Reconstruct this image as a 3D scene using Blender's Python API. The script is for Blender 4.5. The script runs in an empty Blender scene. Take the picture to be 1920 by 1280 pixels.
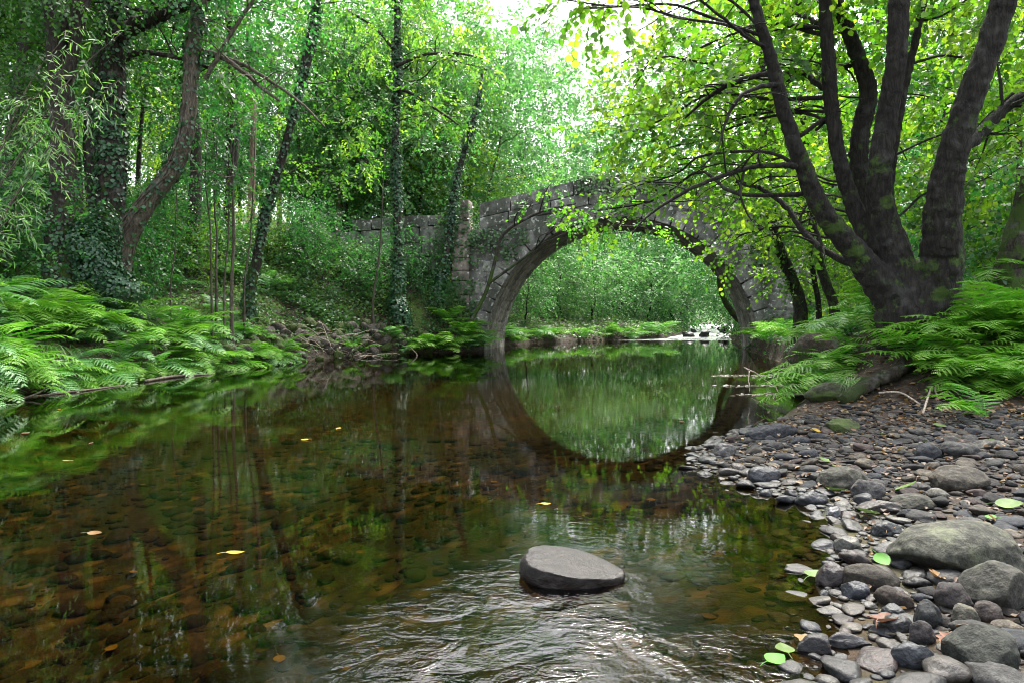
import bpy, math, random
import numpy as np
from mathutils import Vector, Matrix, noise as mnoise
SEED = 7
rng = np.random.default_rng(SEED)
random.seed(SEED)
sc = bpy.context.scene
COL = sc.collection
# ------------------------------------------------------------------ camera maths
FPX, HOR, CZ = 1280.0, 600.0, 1.0
TA = (640 - HOR) / FPX
CA, SA = math.cos(math.atan(TA)), math.sin(math.atan(TA))
def P(px, py, Y):
    a = (px - 960) / FPX; b = (640 - py) / FPX
    ry = CA + b * SA; rz = -SA + b * CA
    s = Y / ry
    return np.array([a * s, Y, CZ + rz * s])
def G(px, py):                     # point of the picture on the water plane
    Y = FPX * CZ / max(py - HOR, 1); p = P(px, py, Y); return p[0], p[1]
# ------------------------------------------------------------------ mesh helpers
def new_mesh(name, V, faces, mat=None, smooth=False, attrs=None, colors=None):
    V = np.asarray(V, dtype=np.float32)
    me = bpy.data.meshes.new(name)
    me.vertices.add(len(V)); me.vertices.foreach_set('co', V.ravel())
    faces = [np.asarray(f, dtype=np.int32) for f in faces if len(f)]
    nl = sum(f.size for f in faces); nf = sum(len(f) for f in faces)
    me.loops.add(nl); me.polygons.add(nf)
    me.loops.foreach_set('vertex_index', np.concatenate([f.ravel() for f in faces]))
    tot = np.concatenate([np.full(len(f), f.shape[1], dtype=np.int32) for f in faces])
    st = np.concatenate([[0], np.cumsum(tot)[:-1]]).astype(np.int32)
    me.polygons.foreach_set('loop_start', st)
    me.polygons.foreach_set('loop_total', tot)
    if smooth: me.polygons.foreach_set('use_smooth', np.ones(nf, dtype=bool))
    me.update(calc_edges=True)
    for k, a in (attrs or {}).items():
        at = me.attributes.new(k, 'FLOAT', 'POINT'); at.data.foreach_set('value', np.asarray(a, dtype=np.float32))
    if colors is not None:
        at = me.color_attributes.new('tint', 'FLOAT_COLOR', 'POINT')
        c = np.ones((len(V), 4), dtype=np.float32); c[:, :3] = colors
        at.data.foreach_set('color', c.ravel())
    if mat: me.materials.append(mat)
    return me
def link(name, me, parent=None, loc=None, rot=None, scale=None):
    o = bpy.data.objects.new(name, me); COL.objects.link(o)
    if parent: o.parent = parent
    if loc is not None: o.location = loc
    if rot is not None: o.rotation_euler = rot
    if scale is not None: o.scale = scale
    return o
def tag(o, label=None, cat=None, group=None, kind=None):
    if label: o['label'] = label
    if cat: o['category'] = cat
    if group: o['group'] = group
    if kind: o['kind'] = kind
    return o
def thing(name, label, cat, loc=(0, 0, 0), rotz=0, group=None):
    o = bpy.data.objects.new(name, None); COL.objects.link(o)
    o.location = loc; o.rotation_euler = (0, 0, rotz); o.empty_display_size = .1
    return tag(o, label, cat, group)
class MB:
    def __init__(s): s.v = []; s.q = []; s.t = []; s.n = 0; s.a = []
    def add(s, V, quads=None, tris=None, a=0.0):
        V = np.asarray(V, dtype=np.float32)
        if quads is not None and len(quads): s.q.append(np.asarray(quads, dtype=np.int64) + s.n)
        if tris is not None and len(tris): s.t.append(np.asarray(tris, dtype=np.int64) + s.n)
        s.v.append(V); s.n += len(V)
        s.a.append(np.full(len(V), a, dtype=np.float32) if np.isscalar(a) else np.asarray(a, dtype=np.float32))
    def join(s, o):
        s.nleaf = sum(len(q) for q in s.q)
        for q in o.q: s.q.append(q + s.n)
        s.v += o.v; s.a += o.a; s.n += o.n
    def mesh(s, name, mat, smooth=False, off=None):
        V = np.concatenate(s.v)
        if off is not None: V = V - np.asarray(off, dtype=np.float32)
        f = []
        if s.q: f.append(np.concatenate(s.q))
        if s.t: f.append(np.concatenate(s.t))
        return new_mesh(name, V, f, mat, smooth, {'rnd': np.concatenate(s.a)})
def nrm(a): return a / np.maximum(np.linalg.norm(a, axis=-1, keepdims=True), 1e-9)
def spline(pts, n):
    pts = np.asarray(pts, dtype=float)
    if len(pts) == 2:
        t = np.linspace(0, 1, n)[:, None]; return pts[0] * (1 - t) + pts[1] * t
    p = np.vstack([2 * pts[0] - pts[1], pts, 2 * pts[-1] - pts[-2]])
    m = len(pts) - 1; T = np.linspace(0, m - 1e-6, n); i = T.astype(int); t = (T - i)[:, None]
    a, b, c, d = p[i], p[i + 1], p[i + 2], p[i + 3]
    return .5 * (2 * b + (c - a) * t + (2 * a - 5 * b + 4 * c - d) * t ** 2 + (3 * b - a - 3 * c + d) * t ** 3)
def tube(mb, pts, rad, sides=8, n=None, rough=0.0, a=0.0, cap=True, wob=0.0, flute=0.0):
    """pts: (k,3), rad: (k,) -> smooth tapering tube"""
    pts = np.asarray(pts, dtype=float); rad = np.asarray(rad, dtype=float)
    n = n or max(4, len(pts) * 4)
    q = spline(np.hstack([pts, rad[:, None]]), n); c = q[:, :3]; r = np.maximum(q[:, 3], .0015)
    if wob:
        w = rng.normal(0, wob, (n, 3)); w[0] = 0; c = c + w * r[:, None]
    T = nrm(np.gradient(c, axis=0))
    ref = np.array([0.13, .27, .95]) if abs(T[0, 2]) < .8 else np.array([.95, .2, .1])
    A = np.zeros_like(T); A[0] = nrm(np.cross(T[0], ref))
    for i in range(1, n):
        v = A[i - 1] - T[i] * np.dot(A[i - 1], T[i]); A[i] = v / max(np.linalg.norm(v), 1e-6)
    B = np.cross(T, A)
    th = np.linspace(0, 2 * np.pi, sides, endpoint=False)
    R = r[:, None] * np.ones((1, sides))
    if flute:
        ph = rng.uniform(0, 6, 3)
        R = R * (1 + flute * (np.sin(3 * th + ph[0]) * .5 + np.sin(5 * th + ph[1]) * .3)[None, :])
    if rough: R = R * (1 + rng.normal(0, rough, (n, sides)))
    V = c[:, None, :] + R[:, :, None] * (np.cos(th)[None, :, None] * A[:, None, :] + np.sin(th)[None, :, None] * B[:, None, :])
    V = V.reshape(-1, 3)
    i = np.arange(n - 1)[:, None] * sides; j = np.arange(sides)[None, :]; j2 = (j + 1) % sides
    Q = np.stack([i + j, i + j2, i + sides + j2, i + sides + j], -1).reshape(-1, 4)
    tr = None
    if cap:
        V = np.vstack([V, c[0], c[-1]]); k = n * sides; jj = np.arange(sides); kk = (jj + 1) % sides
        tr = np.vstack([np.stack([np.full(sides, k), kk, jj], -1), np.stack([np.full(sides, k + 1), (n - 1) * sides + jj, (n - 1) * sides + kk], -1)])
    mb.add(V, Q, tr, a)
    return c, r
def leaves(mb, C, U, N, L, w=.32, fold=.25, simple=False, rnd=None, droop=.12):
    n = len(C); L = np.broadcast_to(np.asarray(L, dtype=float), (n,))[:, None]
    U = nrm(U); S = nrm(np.cross(U, N)); N = np.cross(S, U)
    if rnd is None: rnd = rng.random(n)
    W = L * w
    if simple:
        V = np.stack([C, C + U * L * .45 + S * W + N * W * fold, C + U * L - N * L * droop, C + U * L * .45 - S * W + N * W * fold], 1)
        Q = np.arange(n)[:, None] * 4 + np.arange(4)[None, :]
        mb.add(V.reshape(-1, 3), Q, None, np.repeat(rnd, 4))
    else:
        V = np.stack([C, C + U * L * .3 + S * W * .92 + N * W * fold, C + U * L * .72 + S * W * .82 + N * W * fold - N * L * droop * .4,
                      C + U * L - N * L * droop, C + U * L * .72 - S * W * .82 + N * W * fold - N * L * droop * .4, C + U * L * .3 - S * W * .92 + N * W * fold], 1)
        b = np.arange(n)[:, None] * 6
        Q = np.vstack([b + np.array([[0, 1, 2, 3]]), b + np.array([[0, 3, 4, 5]])])
        mb.add(V.reshape(-1, 3), Q, None, np.repeat(rnd, 6))
def sprays(mb, C, D, K, slen, L, w=.32, simple=False, droop=.25, twig=None, jit=.35, flat=.35):
    """leafy twigs: M twigs from C along D, K leaves each"""
    M = len(C)
    D = nrm(D + rng.normal(0, .3, (M, 3))); D[:, 2] -= droop * .5; D = nrm(D)
    N0 = nrm(np.array([0, 0, 1.]) + rng.normal(0, flat, (M, 3)))
    S = nrm(np.cross(D, N0)); N0 = np.cross(S, D)
    ln = slen * rng.uniform(.6, 1.3, M)
    t = (np.arange(K) + .6) / K
    sg = np.where(np.arange(K) % 2 == 0, 1., -1.)
    sag = -(t ** 2)[None, :, None] * droop * ln[:, None, None] * np.array([0, 0, 1.])
    base = C[:, None, :] + D[:, None, :] * (t[None, :] * ln[:, None])[..., None] + sag
    U = D[:, None, :] * .65 + S[:, None, :] * sg[None, :, None] * .8 + rng.normal(0, jit, (M, K, 3)); U[..., 2] -= droop
    Nn = N0[:, None, :] + rng.normal(0, jit, (M, K, 3))
    r = np.clip(rng.random(M)[:, None] * .6 + rng.random((M, K)) * .4, 0, 1)
    leaves(mb, base.reshape(-1, 3), U.reshape(-1, 3), Nn.reshape(-1, 3), (L * rng.uniform(.65, 1.25, (M, K))).ravel(), w, simple=simple, rnd=r.ravel())
    if twig is not None:
        r0 = .0035
        e = C + D * ln[:, None] + np.array([0, 0, -1.]) * (droop * ln)[:, None]; m = C + D * ln[:, None] * .5 + np.array([0, 0, -.25]) * (droop * ln)[:, None]
        th = np.array([0, 2.1, 4.2]); ring = np.cos(th)[None, :, None] * S[:, None, :] + np.sin(th)[None, :, None] * N0[:, None, :]
        V = np.concatenate([C[:, None] + ring * r0, m[:, None] + ring * r0 * .7, e[:, None] + ring * r0 * .3], 1)
        b = np.arange(M)[:, None, None] * 9
        q = np.array([[0, 1, 4, 3], [1, 2, 5, 4], [2, 0, 3, 5], [3, 4, 7, 6], [4, 5, 8, 7], [5, 3, 6, 8]])[None]
        twig.add(V.reshape(-1, 3), (b + q).reshape(-1, 4), None, 0.)
def blob_points(c, r, n, sq=.75, shell=.45):
    d = nrm(rng.normal(0, 1, (n, 3)))
    # lumpy radius
    ph = rng.uniform(0, 6, 6)
    lump = 1 + .22 * np.sin(3 * d[:, 0] + ph[0]) * np.sin(3 * d[:, 1] + ph[1]) + .18 * np.sin(5 * d[:, 2] + ph[2] + 3 * d[:, 0])
    q = (shell + (1 - shell) * rng.random(n)) ** .8
    p = d * (r * q * lump)[:, None]; p[:, 2] *= sq
    return np.asarray(c) + p, d
# ------------------------------------------------------------------ materials
def nodes(name):
    m = bpy.data.materials.new(name); m.use_nodes = True; nt = m.node_tree; nt.nodes.clear()
    return m, nt, nt.nodes, nt.links
def ramp(N, stops):
    r = N.new('ShaderNodeValToRGB'); e = r.color_ramp.elements
    while len(e) < len(stops): e.new(.5)
    for el, (p, c) in zip(e, stops): el.position = p; el.color = (*c, 1)
    return r
def leaf_mat(name, cols, tcols, trans=.45, rough=.45, spec=.4, patch=1.6):
    m, nt, N, L = nodes(name)
    out = N.new('ShaderNodeOutputMaterial'); at = N.new('ShaderNodeAttribute'); at.attribute_name = 'rnd'
    tc = N.new('ShaderNodeTexCoord'); ns = N.new('ShaderNodeTexNoise'); ns.inputs['Scale'].default_value = patch; ns.inputs['Detail'].default_value = 1
    L.new(tc.outputs['Object'], ns.inputs['Vector'])
    oi = N.new('ShaderNodeObjectInfo')
    a = N.new('ShaderNodeMath'); a.operation = 'MULTIPLY_ADD'; a.inputs[1].default_value = .8; L.new(at.outputs['Fac'], a.inputs[0])
    b = N.new('ShaderNodeMath'); b.operation = 'MULTIPLY_ADD'; b.inputs[1].default_value = 1.4; b.inputs[2].default_value = -.72; L.new(ns.outputs['Fac'], b.inputs[0]); L.new(b.outputs[0], a.inputs[2])
    c = N.new('ShaderNodeMath'); c.operation = 'MULTIPLY_ADD'; c.inputs[1].default_value = .2; L.new(oi.outputs['Random'], c.inputs[0]); L.new(a.outputs[0], c.inputs[2])
    k = len(cols)
    r1 = ramp(N, [(i / (k - 1), cc) for i, cc in enumerate(cols)]); r2 = ramp(N, [(i / (len(tcols) - 1), cc) for i, cc in enumerate(tcols)])
    L.new(c.outputs[0], r1.inputs[0]); L.new(c.outputs[0], r2.inputs[0])
    p = N.new('ShaderNodeBsdfPrincipled'); p.inputs['Roughness'].default_value = rough; p.inputs['Specular IOR Level'].default_value = spec
    L.new(r1.outputs[0], p.inputs['Base Color'])
    t = N.new('ShaderNodeBsdfTranslucent'); L.new(r2.outputs[0], t.inputs['Color'])
    mx = N.new('ShaderNodeMixShader'); mx.inputs[0].default_value = trans
    L.new(p.outputs[0], mx.inputs[1]); L.new(t.outputs[0], mx.inputs[2]); L.new(mx.outputs[0], out.inputs[0])
    return m
M = {}
M['leaf_bright'] = leaf_mat('leaf_bright', [(.018, .055, .008), (.04, .11, .012), (.08, .17, .016), (.13, .24, .02)], [(.035, .12, .006), (.08, .24, .010), (.18, .37, .015), (.38, .54, .03)], .5)
M['leaf_lime'] = leaf_mat('leaf_lime', [(.015, .065, .014), (.04, .13, .02), (.11, .24, .025)], [(.025, .14, .018), (.10, .30, .02), (.32, .54, .03)], .5)
M['leaf_mid'] = leaf_mat('leaf_mid', [(.010, .042, .016), (.026, .09, .024), (.065, .17, .035)], [(.016, .10, .02), (.04, .2, .028), (.11, .35, .035)], .44)
M['leaf_dark'] = leaf_mat('leaf_dark', [(.014, .05, .014), (.028, .085, .018), (.05, .12, .02)], [(.03, .14, .012), (.06, .20, .015), (.12, .3, .02)], .4)
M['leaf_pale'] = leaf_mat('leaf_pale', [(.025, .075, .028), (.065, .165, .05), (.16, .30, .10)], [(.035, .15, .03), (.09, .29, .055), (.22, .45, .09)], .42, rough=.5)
M['leaf_willow'] = leaf_mat('leaf_willow', [(.02, .06, .022), (.04, .10, .04), (.08, .16, .07)], [(.03, .13, .025), (.15, .34, .06), (.3, .45, .06)], .35, rough=.45, spec=.3)
M['fern'] = leaf_mat('fern', [(.03, .11, .02), (.07, .21, .025), (.16, .32, .035)], [(.05, .25, .012), (.09, .34, .015), (.2, .45, .02)], .38, rough=.5, spec=.25)
M['fern_pale'] = leaf_mat('fern_pale', [(.035, .12, .045), (.075, .20, .07), (.14, .30, .10)], [(.07, .26, .03), (.1, .34, .03), (.16, .4, .04)], .34, rough=.46, spec=.35)
M['ivy'] = leaf_mat('ivy', [(.012, .045, .02), (.025, .075, .03), (.05, .12, .045)], [(.02, .10, .01), (.04, .15, .01), (.08, .2, .02)], .2, rough=.36, spec=.4)
M['grass'] = leaf_mat('grass', [(.03, .10, .02), (.05, .15, .025), (.10, .2, .04)], [(.05, .2, .015), (.1, .28, .02), (.18, .35, .03)], .35)
M['cover'] = leaf_mat('cover', [(.03, .07, .03), (.05, .12, .035), (.10, .16, .06)], [(.04, .14, .02), (.08, .2, .03), (.16, .28, .05)], .3, patch=.7)
M['dead_leaf'] = leaf_mat('dead_leaf', [(.04, .022, .012), (.09, .05, .025), (.17, .11, .045)], [(.14, .07, .03), (.22, .12, .05), (.3, .22, .06)], .2, rough=.6)

def bark(name, c1, c2, moss=(.03, .055, .008), mossiness=.35, scale=9, bump=.6, lichen=(.3, .32, .28), mz=2.2):
    m, nt, N, L = nodes(name)
    out = N.new('ShaderNodeOutputMaterial'); p = N.new('ShaderNodeBsdfPrincipled'); p.inputs['Roughness'].default_value = .85; p.inputs['Specular IOR Level'].default_value = .25
    ge = N.new('ShaderNodeNewGeometry'); mp = N.new('ShaderNodeMapping'); mp.inputs['Scale'].default_value = (1, 1, .22); L.new(ge.outputs['Position'], mp.inputs['Vector'])
    n1 = N.new('ShaderNodeTexNoise'); n1.inputs['Scale'].default_value = scale * 2.2; n1.inputs['Detail'].default_value = 6; n1.inputs['Roughness'].default_value = .65; n1.inputs['Distortion'].default_value = .6; L.new(mp.outputs[0], n1.inputs['Vector'])
    v = N.new('ShaderNodeTexVoronoi'); v.feature = 'DISTANCE_TO_EDGE'; v.inputs['Scale'].default_value = scale * 2.6
    add = N.new('ShaderNodeMixRGB'); add.inputs[0].default_value = .12; L.new(mp.outputs[0], add.inputs[1]); L.new(n1.outputs['Color'], add.inputs[2]); L.new(add.outputs[0], v.inputs['Vector'])
    rc = ramp(N, [(0, c1), (.25, c1), (.62, c2), (1, tuple(min(1, x * 1.5) for x in c2))])
    mul = N.new('ShaderNodeMath'); mul.operation = 'MULTIPLY_ADD'; mul.inputs[1].default_value = 1.2; L.new(v.outputs['Distance'], mul.inputs[0]); 
    sb = N.new('ShaderNodeMath'); sb.operation = 'SUBTRACT'; sb.inputs[1].default_value = .12; L.new(n1.outputs['Fac'], sb.inputs[0]); L.new(sb.outputs[0], mul.inputs[2]); L.new(mul.outputs[0], rc.inputs[0])
    # lichen and moss patches
    n2 = N.new('ShaderNodeTexNoise'); n2.inputs['Scale'].default_value = 5; n2.inputs['Detail'].default_value = 5; L.new(ge.outputs['Position'], n2.inputs['Vector'])
    r2 = ramp(N, [(.57, (0, 0, 0)), (.68, (1, 1, 1))]); L.new(n2.outputs['Fac'], r2.inputs[0])
    mxl = N.new('ShaderNodeMixRGB'); lm = N.new('ShaderNodeMath'); lm.operation = 'MULTIPLY'; lm.inputs[1].default_value = .2; L.new(r2.outputs[0], lm.inputs[0]); L.new(lm.outputs[0], mxl.inputs[0]); L.new(rc.outputs[0], mxl.inputs[1]); mxl.inputs[2].default_value = (*lichen, 1)
    n3 = N.new('ShaderNodeTexNoise'); n3.inputs['Scale'].default_value = 3.4; n3.inputs['Detail'].default_value = 10; n3.inputs['Roughness'].default_value = .7; L.new(ge.outputs['Position'], n3.inputs['Vector'])
    sx = N.new('ShaderNodeSeparateXYZ'); L.new(ge.outputs['Position'], sx.inputs[0])
    hz = N.new('ShaderNodeMapRange'); hz.inputs['From Min'].default_value = mz; hz.inputs['From Max'].default_value = mz + 2.5; hz.inputs['To Min'].default_value = mossiness; hz.inputs['To Max'].default_value = mossiness * .25; L.new(sx.outputs['Z'], hz.inputs['Value'])
    ms = N.new('ShaderNodeMath'); ms.operation = 'ADD'; L.new(n3.outputs['Fac'], ms.inputs[0]); L.new(hz.outputs[0], ms.inputs[1])
    r3 = ramp(N, [(.74, (0, 0, 0)), (.80, (1, 1, 1))]); L.new(ms.outputs[0], r3.inputs[0])
    mxm = N.new('ShaderNodeMixRGB'); L.new(r3.outputs[0], mxm.inputs[0]); L.new(mxl.outputs[0], mxm.inputs[1]); mxm.inputs[2].default_value = (*moss, 1)
    L.new(mxm.outputs[0], p.inputs['Base Color'])
    b = N.new('ShaderNodeBump'); b.inputs['Strength'].default_value = bump; b.inputs['Distance'].default_value = .03; L.new(mul.outputs[0], b.inputs['Height']); L.new(b.outputs[0], p.inputs['Normal'])
    L.new(p.outputs[0], out.inputs[0]); return m
M['bark_dark'] = bark('bark_dark', (.006, .005, .004), (.035, .029, .022), mossiness=.3)
M['bark_grey'] = bark('bark_grey', (.002, .0017, .0012), (.016, .0135, .0105), mossiness=.2, scale=8, bump=1., lichen=(.10, .105, .09))
M['bark_brown'] = bark('bark_brown', (.004, .003, .002), (.028, .022, .016), mossiness=.3)
M['bark_pink'] = bark('bark_pink', (.10, .06, .045), (.30, .20, .16), mossiness=.1)
M['twig'] = bark('twig', (.015, .012, .008), (.06, .05, .035), mossiness=.1, bump=.2)
M['vine'] = bark('vine', (.012, .009, .006), (.075, .062, .045), mossiness=.15, bump=.3)
M['moss_wood'] = bark('moss_wood', (.01, .008, .005), (.04, .03, .02), mossiness=.25, moss=(.022, .036, .006), bump=1.)
M['dry_wood'] = bark('dry_wood', (.10, .075, .055), (.30, .25, .20), mossiness=.0, bump=.3)

def stone_mat(name, wet=False, wetline=False, usecol='object', moss=0.0, mosscol=(.035, .055, .01), gain=1.0):
    m, nt, N, L = nodes(name)
    out = N.new('ShaderNodeOutputMaterial'); p = N.new('ShaderNodeBsdfPrincipled')
    p.inputs['Roughness'].default_value = .42 if wet else .8; p.inputs['Specular IOR Level'].default_value = .28 if wet else .2
    if usecol == 'object': ci = N.new('ShaderNodeObjectInfo'); cs = ci.outputs['Color']
    else: ci = N.new('ShaderNodeAttribute'); ci.attribute_name = 'tint'; cs = ci.outputs['Color']
    ge = N.new('ShaderNodeNewGeometry')
    n1 = N.new('ShaderNodeTexNoise'); n1.inputs['Scale'].default_value = 30; n1.inputs['Detail'].default_value = 8; n1.inputs['Roughness'].default_value = .65; L.new(ge.outputs['Position'], n1.inputs['Vector'])
    n0 = N.new('ShaderNodeTexNoise'); n0.inputs['Scale'].default_value = 170; n0.inputs['Detail'].default_value = 3; L.new(ge.outputs['Position'], n0.inputs['Vector'])
    r = ramp(N, [(.3, (.05, .047, .04)), (.5, (.16, .158, .15)), (.7, (.40, .385, .35))]); L.new(n1.outputs['Fac'], r.inputs[0])
    r0 = ramp(N, [(.35, (.6, .6, .6)), (.62, (1.3, 1.3, 1.3))]); L.new(n0.outputs['Fac'], r0.inputs[0])
    m1 = N.new('ShaderNodeMixRGB'); m1.blend_type = 'MULTIPLY'; m1.inputs[0].default_value = 1; L.new(cs, m1.inputs[1]); L.new(r.outputs[0], m1.inputs[2])
    m2 = N.new('ShaderNodeMixRGB'); m2.blend_type = 'MULTIPLY'; m2.inputs[0].default_value = .8; L.new(m1.outputs[0], m2.inputs[1]); L.new(r0.outputs[0], m2.inputs[2])
    n2 = N.new('ShaderNodeTexNoise'); n2.inputs['Scale'].default_value = 5.5; n2.inputs['Detail'].default_value = 7; n2.inputs['Roughness'].default_value = .7; L.new(ge.outputs['Position'], n2.inputs['Vector'])
    lo = .66 - moss * .4
    r2 = ramp(N, [(lo, (0, 0, 0)), (lo + .12, (1, 1, 1))]); L.new(n2.outputs['Fac'], r2.inputs[0])
    m3 = N.new('ShaderNodeMixRGB'); L.new(m2.outputs[0], m3.inputs[1]); m3.inputs[2].default_value = (*mosscol, 1)
    mf = N.new('ShaderNodeMath'); mf.operation = 'MULTIPLY'; mf.inputs[1].default_value = .85 if moss else .25; L.new(r2.outputs[0], mf.inputs[0]); L.new(mf.outputs[0], m3.inputs[0])
    L.new(m3.outputs[0], p.inputs['Base Color'])
    if wetline:      # the splash zone of the stone is soaked
        sz = N.new('ShaderNodeSeparateXYZ'); L.new(ge.outputs['Position'], sz.inputs[0]); wa = N.new('ShaderNodeMath'); wa.operation = 'MULTIPLY_ADD'; wa.inputs[1].default_value = -.05; L.new(n2.outputs['Fac'], wa.inputs[0]); L.new(sz.outputs['Z'], wa.inputs[2])
        wr = N.new('ShaderNodeMapRange'); wr.inputs['From Min'].default_value = .0; wr.inputs['From Max'].default_value = .012; L.new(wa.outputs[0], wr.inputs['Value'])
        m4 = N.new('ShaderNodeMixRGB'); L.new(wr.outputs[0], m4.inputs[0]); m4.inputs[1].default_value = (.008, .006, .005, 1); L.new(m3.outputs[0], m4.inputs[2]); L.new(m4.outputs[0], p.inputs['Base Color'])
        rr_ = N.new('ShaderNodeMapRange'); rr_.inputs['To Min'].default_value = .2; rr_.inputs['To Max'].default_value = .5; L.new(wr.outputs[0], rr_.inputs['Value']); L.new(rr_.outputs[0], p.inputs['Roughness'])
    b = N.new('ShaderNodeBump'); b.inputs['Strength'].default_value = .8; b.inputs['Distance'].default_value = .014; L.new(n1.outputs['Fac'], b.inputs['Height'])
    b2 = N.new('ShaderNodeBump'); b2.inputs['Strength'].default_value = .3; b2.inputs['Distance'].default_value = .002; L.new(n0.outputs['Fac'], b2.inputs['Height']); L.new(b.outputs[0], b2.inputs['Normal']); L.new(b2.outputs[0], p.inputs['Normal'])
    L.new(p.outputs[0], out.inputs[0]); return m
M['stone'] = stone_mat('stone'); M['stone_wet'] = stone_mat('stone_wet', wet=True)
M['stone_moss'] = stone_mat('stone_moss', moss=.55); M['stone_lichen'] = stone_mat('stone_lichen', moss=.3, mosscol=(.075, .082, .05))
M['stone_attr'] = stone_mat('stone_attr', usecol='attr'); M['stone_attr_wet'] = stone_mat('stone_attr_wet', wet=True, usecol='attr')

def masonry_mat(name, c1, c2, lichen=(.42, .42, .38), stain=.55):
    m, nt, N, L = nodes(name)
    out = N.new('ShaderNodeOutputMaterial'); p = N.new('ShaderNodeBsdfPrincipled'); p.inputs['Roughness'].default_value = .85; p.inputs['Specular IOR Level'].default_value = .25
    at = N.new('ShaderNodeAttribute'); at.attribute_name = 'rnd'; tc = N.new('ShaderNodeTexCoord')
    rc = ramp(N, [(0, (.03, .03, .027)), (.08, c1), (1, c2)]); L.new(at.outputs['Fac'], rc.inputs[0])
    n1 = N.new('ShaderNodeTexNoise'); n1.inputs['Scale'].default_value = 6; n1.inputs['Detail'].default_value = 9; n1.inputs['Roughness'].default_value = .7; L.new(tc.outputs['Object'], n1.inputs['Vector'])
    r = ramp(N, [(.32, (.35, .34, .32)), (.5, (.95, .95, .93)), (.7, (1.5, 1.48, 1.4))]); L.new(n1.outputs['Fac'], r.inputs[0])
    m1 = N.new('ShaderNodeMixRGB'); m1.blend_type = 'MULTIPLY'; m1.inputs[0].default_value = 1; L.new(rc.outputs[0], m1.inputs[1]); L.new(r.outputs[0], m1.inputs[2])
    mp = N.new('ShaderNodeMapping'); mp.inputs['Scale'].default_value = (1.3, 1.3, .45); L.new(tc.outputs['Object'], mp.inputs[0])
    n2 = N.new('ShaderNodeTexNoise'); n2.inputs['Scale'].default_value = 1.4; n2.inputs['Detail'].default_value = 6; L.new(mp.outputs[0], n2.inputs['Vector'])
    r2 = ramp(N, [(.42, (0, 0, 0)), (.60, (1, 1, 1))]); L.new(n2.outputs['Fac'], r2.inputs[0])
    sm = N.new('ShaderNodeMath'); sm.operation = 'MULTIPLY'; sm.inputs[1].default_value = stain; L.new(r2.outputs[0], sm.inputs[0])
    m2 = N.new('ShaderNodeMixRGB'); L.new(sm.outputs[0], m2.inputs[0]); L.new(m1.outputs[0], m2.inputs[1]); m2.inputs[2].default_value = (.022, .027, .015, 1)
    n3 = N.new('ShaderNodeTexNoise'); n3.inputs['Scale'].default_value = 9; n3.inputs['Detail'].default_value = 4; n3.inputs['Roughness'].default_value = .4; L.new(tc.outputs['Object'], n3.inputs['Vector'])
    r3 = ramp(N, [(.62, (0, 0, 0)), (.67, (1, 1, 1))]); L.new(n3.outputs['Fac'], r3.inputs[0])
    m3 = N.new('ShaderNodeMixRGB'); lf = N.new('ShaderNodeMath'); lf.operation = 'MULTIPLY'; lf.inputs[1].default_value = .75; L.new(r3.outputs[0], lf.inputs[0]); L.new(lf.outputs[0], m3.inputs[0]); L.new(m2.outputs[0], m3.inputs[1]); m3.inputs[2].default_value = (*lichen, 1)
    L.new(m3.outputs[0], p.inputs['Base Color'])
    b = N.new('ShaderNodeBump'); b.inputs['Strength'].default_value = .7; b.inputs['Distance'].default_value = .03; L.new(n1.outputs['Fac'], b.inputs['Height']); L.new(b.outputs[0], p.inputs['Normal'])
    L.new(p.outputs[0], out.inputs[0]); return m
M['granite'] = masonry_mat('granite', (.10, .097, .088), (.235, .228, .208), stain=.72)
M['granite_dark'] = masonry_mat('granite_dark', (.10, .10, .09), (.2, .2, .185), stain=.75)
M['granite_pink'] = masonry_mat('granite_pink', (.13, .105, .09), (.27, .225, .195), stain=.55)
M['granite_soffit'] = masonry_mat('granite_soffit', (.13, .12, .105), (.26, .245, .215), stain=.6, lichen=(.28, .27, .24))

# ------------------------------------------------------------------ terrain
LB = np.array([(-7.6, -12), (-7.2, 0), (-6.9, 6), (-6.6, 8.8), (-6.75, 11), (-6.4, 12.8), (-5.6, 15), (-4.9, 17.5), (-4.2, 19.7), (-2.6, 21.0), (-1.35, 21.9), (-.95, 22.8), (-.75, 24), (-.35, 26.5), (.7, 29), (2.5, 31.5), (5.5, 34.0), (8.4, 37), (10.8, 43), (14.3, 55), (21, 80), (40, 140)])
RB = np.array([(.9, -12), (.7, -1), (.78, 1), (.92, 1.88), (1.04, 2.13), (1.27, 2.6), (1.50, 3.05), (1.60, 3.6), (1.38, 4.1), (1.25, 4.7), (1.35, 5.2), (1.9, 5.9), (2.6, 6.7), (3.3, 7.9), (4.0, 9.1), (5.0, 11.5), (5.9, 14), (6.8, 18), (7.5, 21.3), (8.5, 25), (9.9, 30), (12.1, 38), (18.5, 57), (27, 80), (46, 140)])
def seg_dist(x, y, pl):
    best = np.full(x.shape, 1e9)
    for (ax, ay), (bx, by) in zip(pl[:-1], pl[1:]):
        dx, dy = bx - ax, by - ay
        t = np.clip(((x - ax) * dx + (y - ay) * dy) / (dx * dx + dy * dy), 0, 1)
        best = np.minimum(best, (x - ax - t * dx) ** 2 + (y - ay - t * dy) ** 2)
    return np.sqrt(best)
LP = dict(y=[0, 8, 13, 15.5, 18, 20.5, 23, 26, 30, 45, 80], step=[.3, .3, .3, .12, .15, .3, .4, .12, .08, .08, .1], s1=[.6, .85, .75, .5, .62, .9, 1.5, .5, .35, .3, .3],
          mx=[1.5, 1.5, 1.6, 2.4, 3.0, 3.3, 3.5, 2.2, 1.2, 1.5, 2], s2=[.08, .08, .1, .08, .06, .05, .04, .1, .16, .2, .25])
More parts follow.
